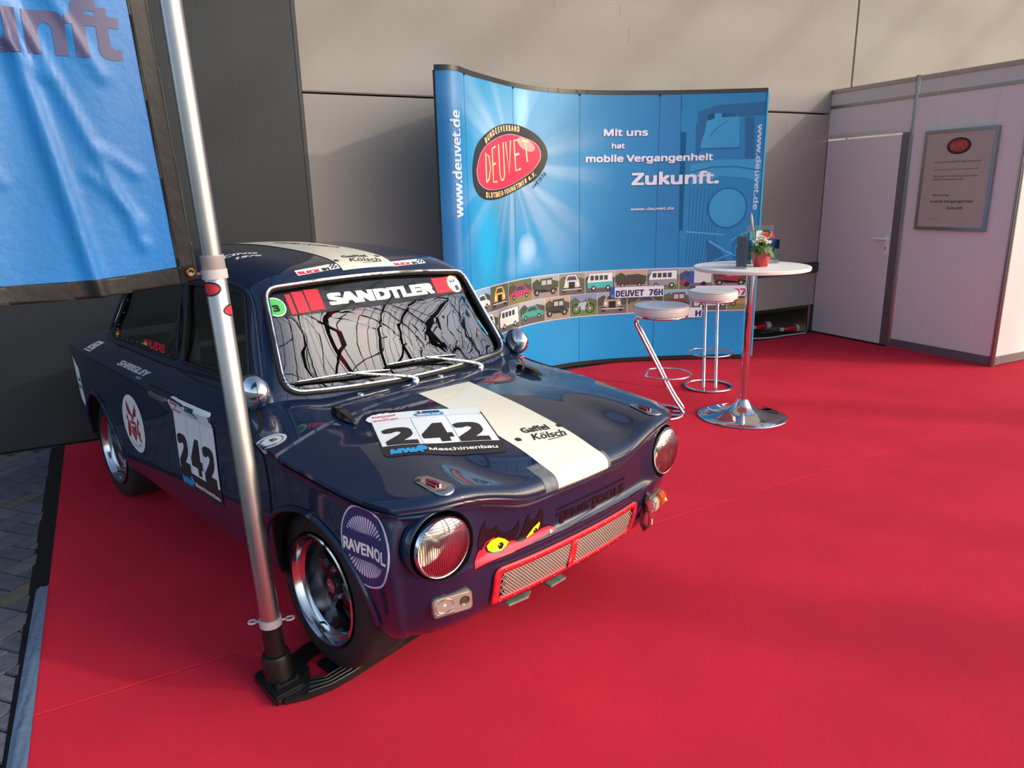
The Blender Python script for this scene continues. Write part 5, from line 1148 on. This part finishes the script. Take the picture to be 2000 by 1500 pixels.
for k in range(15):
    a = 2*PI*k/15*1.0+rr.uniform(-.2, .2); leaf(a, .012, rr.uniform(.070, .092), rr.uniform(.026, .034), .112, rr.uniform(.03, .055), rr.uniform(.055, .095), lf[k % 2])
for k in range(7): leaf(2*PI*k/7, .005, rr.uniform(.04, .06), .020, .135, .035, .02, lf[1])
pet = mat('petal white', '#f2f0dc', .5); yc_ = mat('primrose eye', '#d8c040', .5)
for k in range(13):
    a = k*2.4; r = .004+.0042*k; c = Vector((r*math.cos(a)-.004, r*math.sin(a)-.008, .188+.008*math.cos(k)-.45*r)); fb_ = MB()
    tilt = Matrix.Rotation(rr.uniform(-.5, .5), 3, 'X')@Matrix.Rotation(rr.uniform(-.5, .5), 3, 'Y')
    for j in range(5):
        b = 2*PI*j/5; D = Vector((math.cos(b), math.sin(b), 0)); Pn = Vector((-D.y, D.x, 0))
        fb_.add([c+tilt@p for p in (D*.001, D*.012-Pn*.011+Vector((0, 0, .003)), D*.022-Pn*.009, D*.024+Vector((0, 0, -.003)), D*.022+Pn*.009, D*.012+Pn*.011+Vector((0, 0, .003)))], [(0, 1, 2, 3, 4, 5)])
    fo_ = fb_.build('flower', pet, fp, 0)
    MB().lathe([(.0035, 0), (.002, .002), (0, .003)], 8, Matrix.Translation(c)).build('flower_eye', yc_, fo_)
MB().tube([(.012, -.005, .13), (.055, .01, .185)], .002, 6).build('flower_stem', lf[0], fp)
MB().lathe([(0, -.02), (.008, -.014), (.011, 0), (.007, .014), (.010, .02), (.003, .028), (0, .03)], 10, Matrix.Translation((.062, .012, .200))@Matrix.Rotation(.3, 4, 'Y')).build('dry_bloom', mat('dry bloom', '#a8763c', .7), fp)
MB().tube([(-.03, .02, .12), (-.045, .022, .20), (-.060, .024, .26)], [.0022, .003, .004], 8).tube([(-.060, .024, .26), (-.066, .025, .285), (-.072, .026, .32), (-.074, .026, .345)], [.004, .0085, .008, .002], 8).build('wooden_pick', mat('pick wood', '#cdb98c', .6), fp)
bh = empty('brochure_stack', tl(1.505, 4.650), (0, 0, -.26), label='narrow stack of standing grey leaflets at the left of the plant', cat='leaflets')
for k in range(9):
    MB().box((-.026+.0065*k, 0, .102+rr.uniform(-.002, .004)), (.0055, .100, .205), bev=.0008).build('leaflet', mat(['leaflet grey', 'leaflet pale', 'leaflet dark'][k % 3], ['#7c7c86', '#a9a7ae', '#6c6a66'][k % 3], .4), bh)
MB().box((0, -.0515, .104), (.066, .0015, .208)).box((0, .0515, .104), (.066, .0015, .208)).box((-.033, 0, .104), (.0015, .104, .208)).build('clear_holder', glassmat('acrylic', '#e6ecee', alpha=.5), bh)
ac = empty('leaflet_dispenser', tl(1.735, 4.935), (0, 0, .15), label='clear acrylic dispenser with coloured cards behind the plant', cat='dispenser')
acm = glassmat('acrylic', '#e6ecee', alpha=.5)
MB().box((0, 0, .003), (.20, .09, .004)).box((0, .045, .13), (.20, .003, .25)).box((-.099, 0, .08), (.003, .09, .16)).box((.099, 0, .08), (.003, .09, .16)).box((0, -.045, .05), (.20, .003, .10)).build('acrylic_shell', acm, ac)
for i, (x, c) in enumerate(((-.062, '#3f8f9a'), (-.02, '#dfe0e4'), (.022, '#d88a3a'), (.066, '#2c3f86'))): 
    cd_ = MB().box((x, .03-.01*i, .115+.01*(i % 2)), (.044, .004, .19)).build('card', mat('card %d' % i, c, .45), ac)
    if i > 1: MB().prism([(x-.016, .17), (x+.016, .17), (x+.004, .208), (x-.004, .208)], .022-.01*i, .024-.01*i, MXZ).build('card_motif', mat('card red', '#c8283c', .45), cd_)
# ================================================================== FLAG AND ITS POLE
FB = Vector((-.786, 2.017, 0)); LEAN = -.032
fpole = empty('flag_pole', FB, label='grey aluminium flag pole on a black drive-on foot under the wheel', cat='flag pole')
def up(o): o.rotation_euler = (0, LEAN, 0); return o
lowt = up(MB().lathe([(.0305, .245), (.0305, 1.40), (.0295, 1.402)], 40, cap=False).build('lower_tube', alu, fpole, 60))
up(MB().lathe([(.0272, 1.39), (.0272, 4.6), (0, 4.6)], 40).build('upper_tube', alu, fpole, 60))
up(MB().lathe([(.0300, 1.402), (.0330, 1.404), (.0330, 1.398), (.0322, 1.396), (.0322, 1.352), (.0306, 1.350)], 40, cap=False).build('tube_collar', mat('satin grey tube', '#a9a7a6', .45, .4), fpole, 60))
cg_ = mat('clip grey', '#b3aeb0', .5)
def ringclip(z, ears):
    b = MB(); b.lathe([(.0308, z-.014), (.0350, z-.014), (.0350, z+.012), (.0308, z+.012)], 36, cap=False)
    for a in ears:
        D = Vector((math.cos(a), math.sin(a), 0)); c = D*.060+Vector((0, 0, z-.004)); b.tube([D*.033+Vector((0, 0, z-.004)), D*.046+Vector((0, 0, z-.004))], .004, 8)
        b.tube([c+D*(math.cos(t)*.013)+Vector((-D.y, D.x, 0))*(.011*math.sin(t)) for t in np.linspace(.5, 2*PI-.2, 16)], .0036, 8)
    return b
up(ringclip(.242, (PI-.05, .25)).build('ring_clip', cg_, fpole)); up(ringclip(1.352, ()).build('ring_clip', cg_, fpole))
bp_ = mat('base plastic', '#141416', .42, noise=.2, nscale=40, bump=.1, bscale=80)
up(MB().lathe([(.046, .035), (.0455, .115), (.0420, .124), (.0325, .126), (.0318, .230), (0, .230)], 40).build('socket', bp_, fpole, 40))
def stk(z, w, h, a0):
    f_ = lambda e: (lambda u, v: Vector(((.0305+e)*math.cos(a0+u/.0305), (.0305+e)*math.sin(a0+u/.0305), z+v)))
    b_ = laid('pole_sticker', ell(0, 0, w, h, 32), f_(.0004), pr('emblem black', '#2a2629'), lowt, .01, label='red and black oval sticker')
    laid('sticker_field', ell(0, 0, w*.82, h*.72, 32), f_(.0009), pr('sticker field', '#b52a3c'), b_, .01)
stk(1.312, .036, .021, -1.95); stk(1.248, .026, .017, -.10)
def loc2(p): return (p[0]-FB.x, p[1]-FB.y)
def prm(P, z0, z1, m, name, bev=.004):
    P = [loc2(p) for p in P]
    bm = bmesh.new(); vs = [bm.verts.new((x, y, z0)) for x, y in P]; f_ = bm.faces.new(vs); r_e = bmesh.ops.extrude_face_region(bm, geom=[f_])
    for g_ in r_e['geom']:
        if isinstance(g_, bmesh.types.BMVert): g_.co.z = z1
    bmesh.ops.recalc_face_normals(bm, faces=bm.faces[:]); bmesh.ops.bevel(bm, geom=bm.edges[:], offset=bev, segments=2, affect='EDGES', clamp_overlap=True)
    me = bpy.data.meshes.new(name); bm.to_mesh(me); bm.free(); smooth(me, 30); me.materials.append(m); return link(bpy.data.objects.new(name, me), fpole)
prm([(-.880, 2.035), (-.765, 1.905), (-.695, 1.975), (-.700, 2.065), (-.775, 2.150)], 0, .034, bp_, 'foot_block', .006)
prm([(-.850, 2.028), (-.772, 1.945), (-.715, 2.000), (-.720, 2.050), (-.780, 2.100)], .034, .042, bp_, 'foot_flange', .003)
prm([(-.745, 1.915), (-.672, 1.940), (-.602, 1.985), (-.548, 2.040), (-.300, 2.335), (-.335, 2.365), (-.613, 2.068), (-.645, 2.030), (-.715, 2.030)], 0, .022, bp_, 'foot_arm', .003)
prm([(-.800, 2.120), (-.765, 2.200), (-.525, 2.470), (-.490, 2.440), (-.715, 2.160), (-.735, 2.095)], 0, .022, bp_, 'foot_arm', .003)
prm([(-.300, 2.335), (-.335, 2.300), (-.560, 2.480), (-.525, 2.520)], 0, .020, bp_, 'foot_bar', .003)
prm([(-.690, 2.110), (-.610, 2.040), (-.520, 2.130), (-.600, 2.210)], 0.001, .019, bp_, 'wheel_plate', .002)
rb = MB()
for k in range(4):
    o = .25*k+.12; lerp_ = lambda a, b: (Vector(a)*(1-o)+Vector(b)*o)
    pts = [lerp_(a, b) for a, b in (((-.672, 1.940), (-.690, 2.030)), ((-.602, 1.985), (-.645, 2.030)), ((-.548, 2.040), (-.613, 2.068)), ((-.300, 2.335), (-.335, 2.365)))]
    rb.tube([(*loc2(p), .0225) for p in pts], .0028, 6)
rb.build('foot_ribs', bp_, fpole)
for p in ((-.838, 2.028), (-.775, 1.962), (-.728, 2.006)): MB().lathe([(.007, .042), (.006, .047), (0, .048)], 6, Matrix.Translation((*loc2(p), 0))).build('foot_bolt', black, fpole)
# flag
fA = math.radians(50); fU = Vector((math.sin(fA), math.cos(fA), 0)); fNn = Vector((math.cos(fA), -math.sin(fA), 0)); FP = FB+Vector((-.043, 0, 0))
def folds(w, z):
    d = .010*math.sin(w*9+z*1.2)+.006*math.sin(w*21-z*3.1)+.016*math.exp(-((w+.30+.16*(z-1.4))/.018)**2)*(1 if z < 2.3 else .5)
    for (w0, z0, w1, z1, a) in ((-.37, 2.0, -.17, 1.45, .008), (-.30, 2.03, -.21, 1.85, .006), (-.45, 1.98, -.33, 1.84, .006), (-.27, 1.62, -.17, 1.50, .005), (-.24, 1.68, -.16, 1.62, .005), (-.55, 1.8, -.45, 1.6, .004)):
        L2 = (w1-w0)**2+(z1-z0)**2; t = min(max(((w-w0)*(w1-w0)+(z-z0)*(z1-z0))/L2, 0), 1); q = math.hypot(w-w0-t*(w1-w0), z-z0-t*(z1-z0)); d += a*math.exp(-(q/.013)**2)
    return d
def flg(e=0): return lambda w, z: FP+fU*w+fNn*(folds(w, z)+e)+Vector((0, 0, z+(.012*math.sin(w*7) if z < 1.5 else 0)))
fcl = mat('flag cloth', '#156bb0', .38, bump=.12, bscale=45)
def wbot(w): return 1.343+(w+.051)*.068
flag = empty('flag', FP, label='blue cloth flag with black hem and dark letters nft, at the upper left', cat='flag')
def fl_(nm, sh, m, e, step=.012, **k):
    f_ = flg(e); return laid(nm, sh, lambda u, v: f_(u, v)-FP, m, flag, step, **k)
cloth = fl_('flag_cloth', poly([(-1.25, wbot(-1.25)+.03), (-.085, wbot(-.085)+.03), (-.160, 3.0), (-1.25, 3.0)]), fcl, 0, .011)
hem = mat('hem black', '#0c0c0f', .5, bump=.22, bscale=22)
for nm, sh in (('side_hem', poly([(-.096, wbot(-.096)), (-.050, wbot(-.050)), (-.118, 3.0), (-.172, 3.0)])), ('bottom_hem', poly([(-1.25, wbot(-1.25)), (-.050, wbot(-.050)), (-.052, wbot(-.052)+.046), (-1.25, wbot(-1.25)+.046)]))):
    o = fl_(nm, sh, hem, .0022, .009); so = o.modifiers.new('s', 'SOLIDIFY'); so.thickness = .003; apply_mods(o)
stt = mat('stitch', '#050506', .7)
fl_('stitching', join2(line2([(-.091, 1.39), (-.167, 3.0)], .0012), line2([(-.056, 1.35), (-.124, 3.0)], .0012), line2([(-1.25, wbot(-1.25)+.005), (-.055, wbot(-.055)+.005)], .0012)), stt, .0046, .012)
fl_('flag_lettering', xf(text2d('Zukunft', .226, 'RIGHT', .03, sx=1.0), -.158, 1.895), mat('letter print', '#4b4a6e', .45), .0014, .012)
gp = flg(.004)(-.068, 1.367)-FP; GM = Matrix.Translation(gp)@fNn.to_track_quat('Z', 'Y').to_matrix().to_4x4()
MB().lathe([(.0065, 0), (.0065, .004), (.009, .0055), (.012, .003), (.0125, 0)], 24, GM, cap=False).build('grommet', mat('brass', '#c59a48', .25, 1), flag)
g0_ = FP+gp-FB; up(MB().tube([(-.033, -.006, 1.354), (-.050, -.028, 1.356), tuple(g0_+Vector((.0434, 0, 0))+fNn*.006), tuple(g0_+Vector((.0434, 0, 0))-fNn*.004)], .0042, 8).build('flag_hook', cg_, fpole))
# red plugs and cable in the recess
pl_r = mat('plug red', '#a51c28', .35); pl_w = mat('plug grey', '#b8b2ac', .5)
def plug(loc, rz, L_, label):
    o = empty('power_plug', loc, (0, 0, rz), label=label, cat='plug', group='red power plugs in the wall recess'); M = Matrix.Rotation(PI/2, 4, 'Y')
    MB().lathe([(0, -.02), (.018, -.02), (.022, .02), (.036, .05), (.040, .10), (.040, .16)], 20, M).build('plug_body', pl_r, o); MB().lathe([(.043, .16), (.043, .165+L_), (.036, .17+L_)], 20, M).build('plug_collar', pl_w, o); MB().lathe([(.019, -.05), (.022, -.02), (.024, .0)], 16, M).build('cable_gland', pl_w, o)
    MB().tube([(-.03, 0, 0), (-.12, .01, -.015), (-.25, .06, -.028)], .012, 8).build('cable', black, o)
r_ = lambda t, d, z: WP(t, d, z)
plug(r_(6.32, -.24, .075), math.atan2(wU.y, wU.x)+.1, .07, 'larger red power plug lying in the dark wall recess'); plug(r_(6.60, -.10, .045), math.atan2(wU.y, wU.x)-.1, .03, 'smaller red power plug in front, beside the cabin corner')
cbl = MB(); cbl.tube([tuple(p) for p in spline(np.array([r_(5.7, -.02, .008), r_(5.95, -.10, .010), r_(6.2, -.0, .008), r_(6.5, .02, .008), r_(6.68, .03, .008), r_(6.80, .04, .010)]), 8)], .007, 8).build('cable', mat('cable white', '#bdb9b2', .5), label='white cable lying along the foot of the wall', cat='cable')

# ================================================================== STEEL AND GLASS ROOF OVER THE STAND (above the frame)
ceil = empty('ceiling', (0, 0, 0)); ceil['kind'] = 'structure'; ceil['label'] = 'open steel lattice roof over the stand'
stl = mat('roof steel', '#4a4d50', .5, .3)
def rib_(pts, r, nm='roof_rib'): 
    return MB().tube([tuple(p) for p in pts], r, 6).build(nm, stl, ceil)
ax = Vector((wU.x, wU.y, 0)); cx_ = Vector((wN.x, wN.y, 0)); ro = Vector((P0.x, P0.y, 0))
def RP(t, th): R_ = 7.5; return ro+ax*t+cx_*(6.5-R_*math.cos(th))+Vector((0, 0, 1.2+R_*math.sin(th)*.95))
for t in np.arange(-6, 22, 1.4): rib_([RP(t, th) for th in np.linspace(.55, 2.5, 22)], .055)
for th in np.linspace(.55, 2.5, 22): rib_([RP(t, th) for t in np.linspace(-6, 21, 12)], .028, 'roof_purlin')

for x, y, r in ((9.4, -.12, .20), (9.9, 2.70, .18), (10.4, 4.3, .12), (9.0, -1.6, .14)):  # unseen columns added to the east to throw soft shadow bands over the carpet
    MB().lathe([(r, 0), (r, 7.2)], 20, Matrix.Translation((x, y, 0))).build('shadow_column', stl, ceil)

gb = MB()
for t in np.arange(-4, 18, .35): gb.tube([tuple(RP(t, th)+Vector((0, 0, .05))) for th in np.linspace(.6, 2.5, 18)], .011, 3, cap=False)
for th in np.linspace(.6, 2.5, 44): gb.tube([tuple(RP(t, th)+Vector((0, 0, .05))) for t in np.linspace(-4, 17.6, 6)], .011, 3, cap=False)
gb.build('glazing_bars', stl, ceil, 0, kind='stuff')
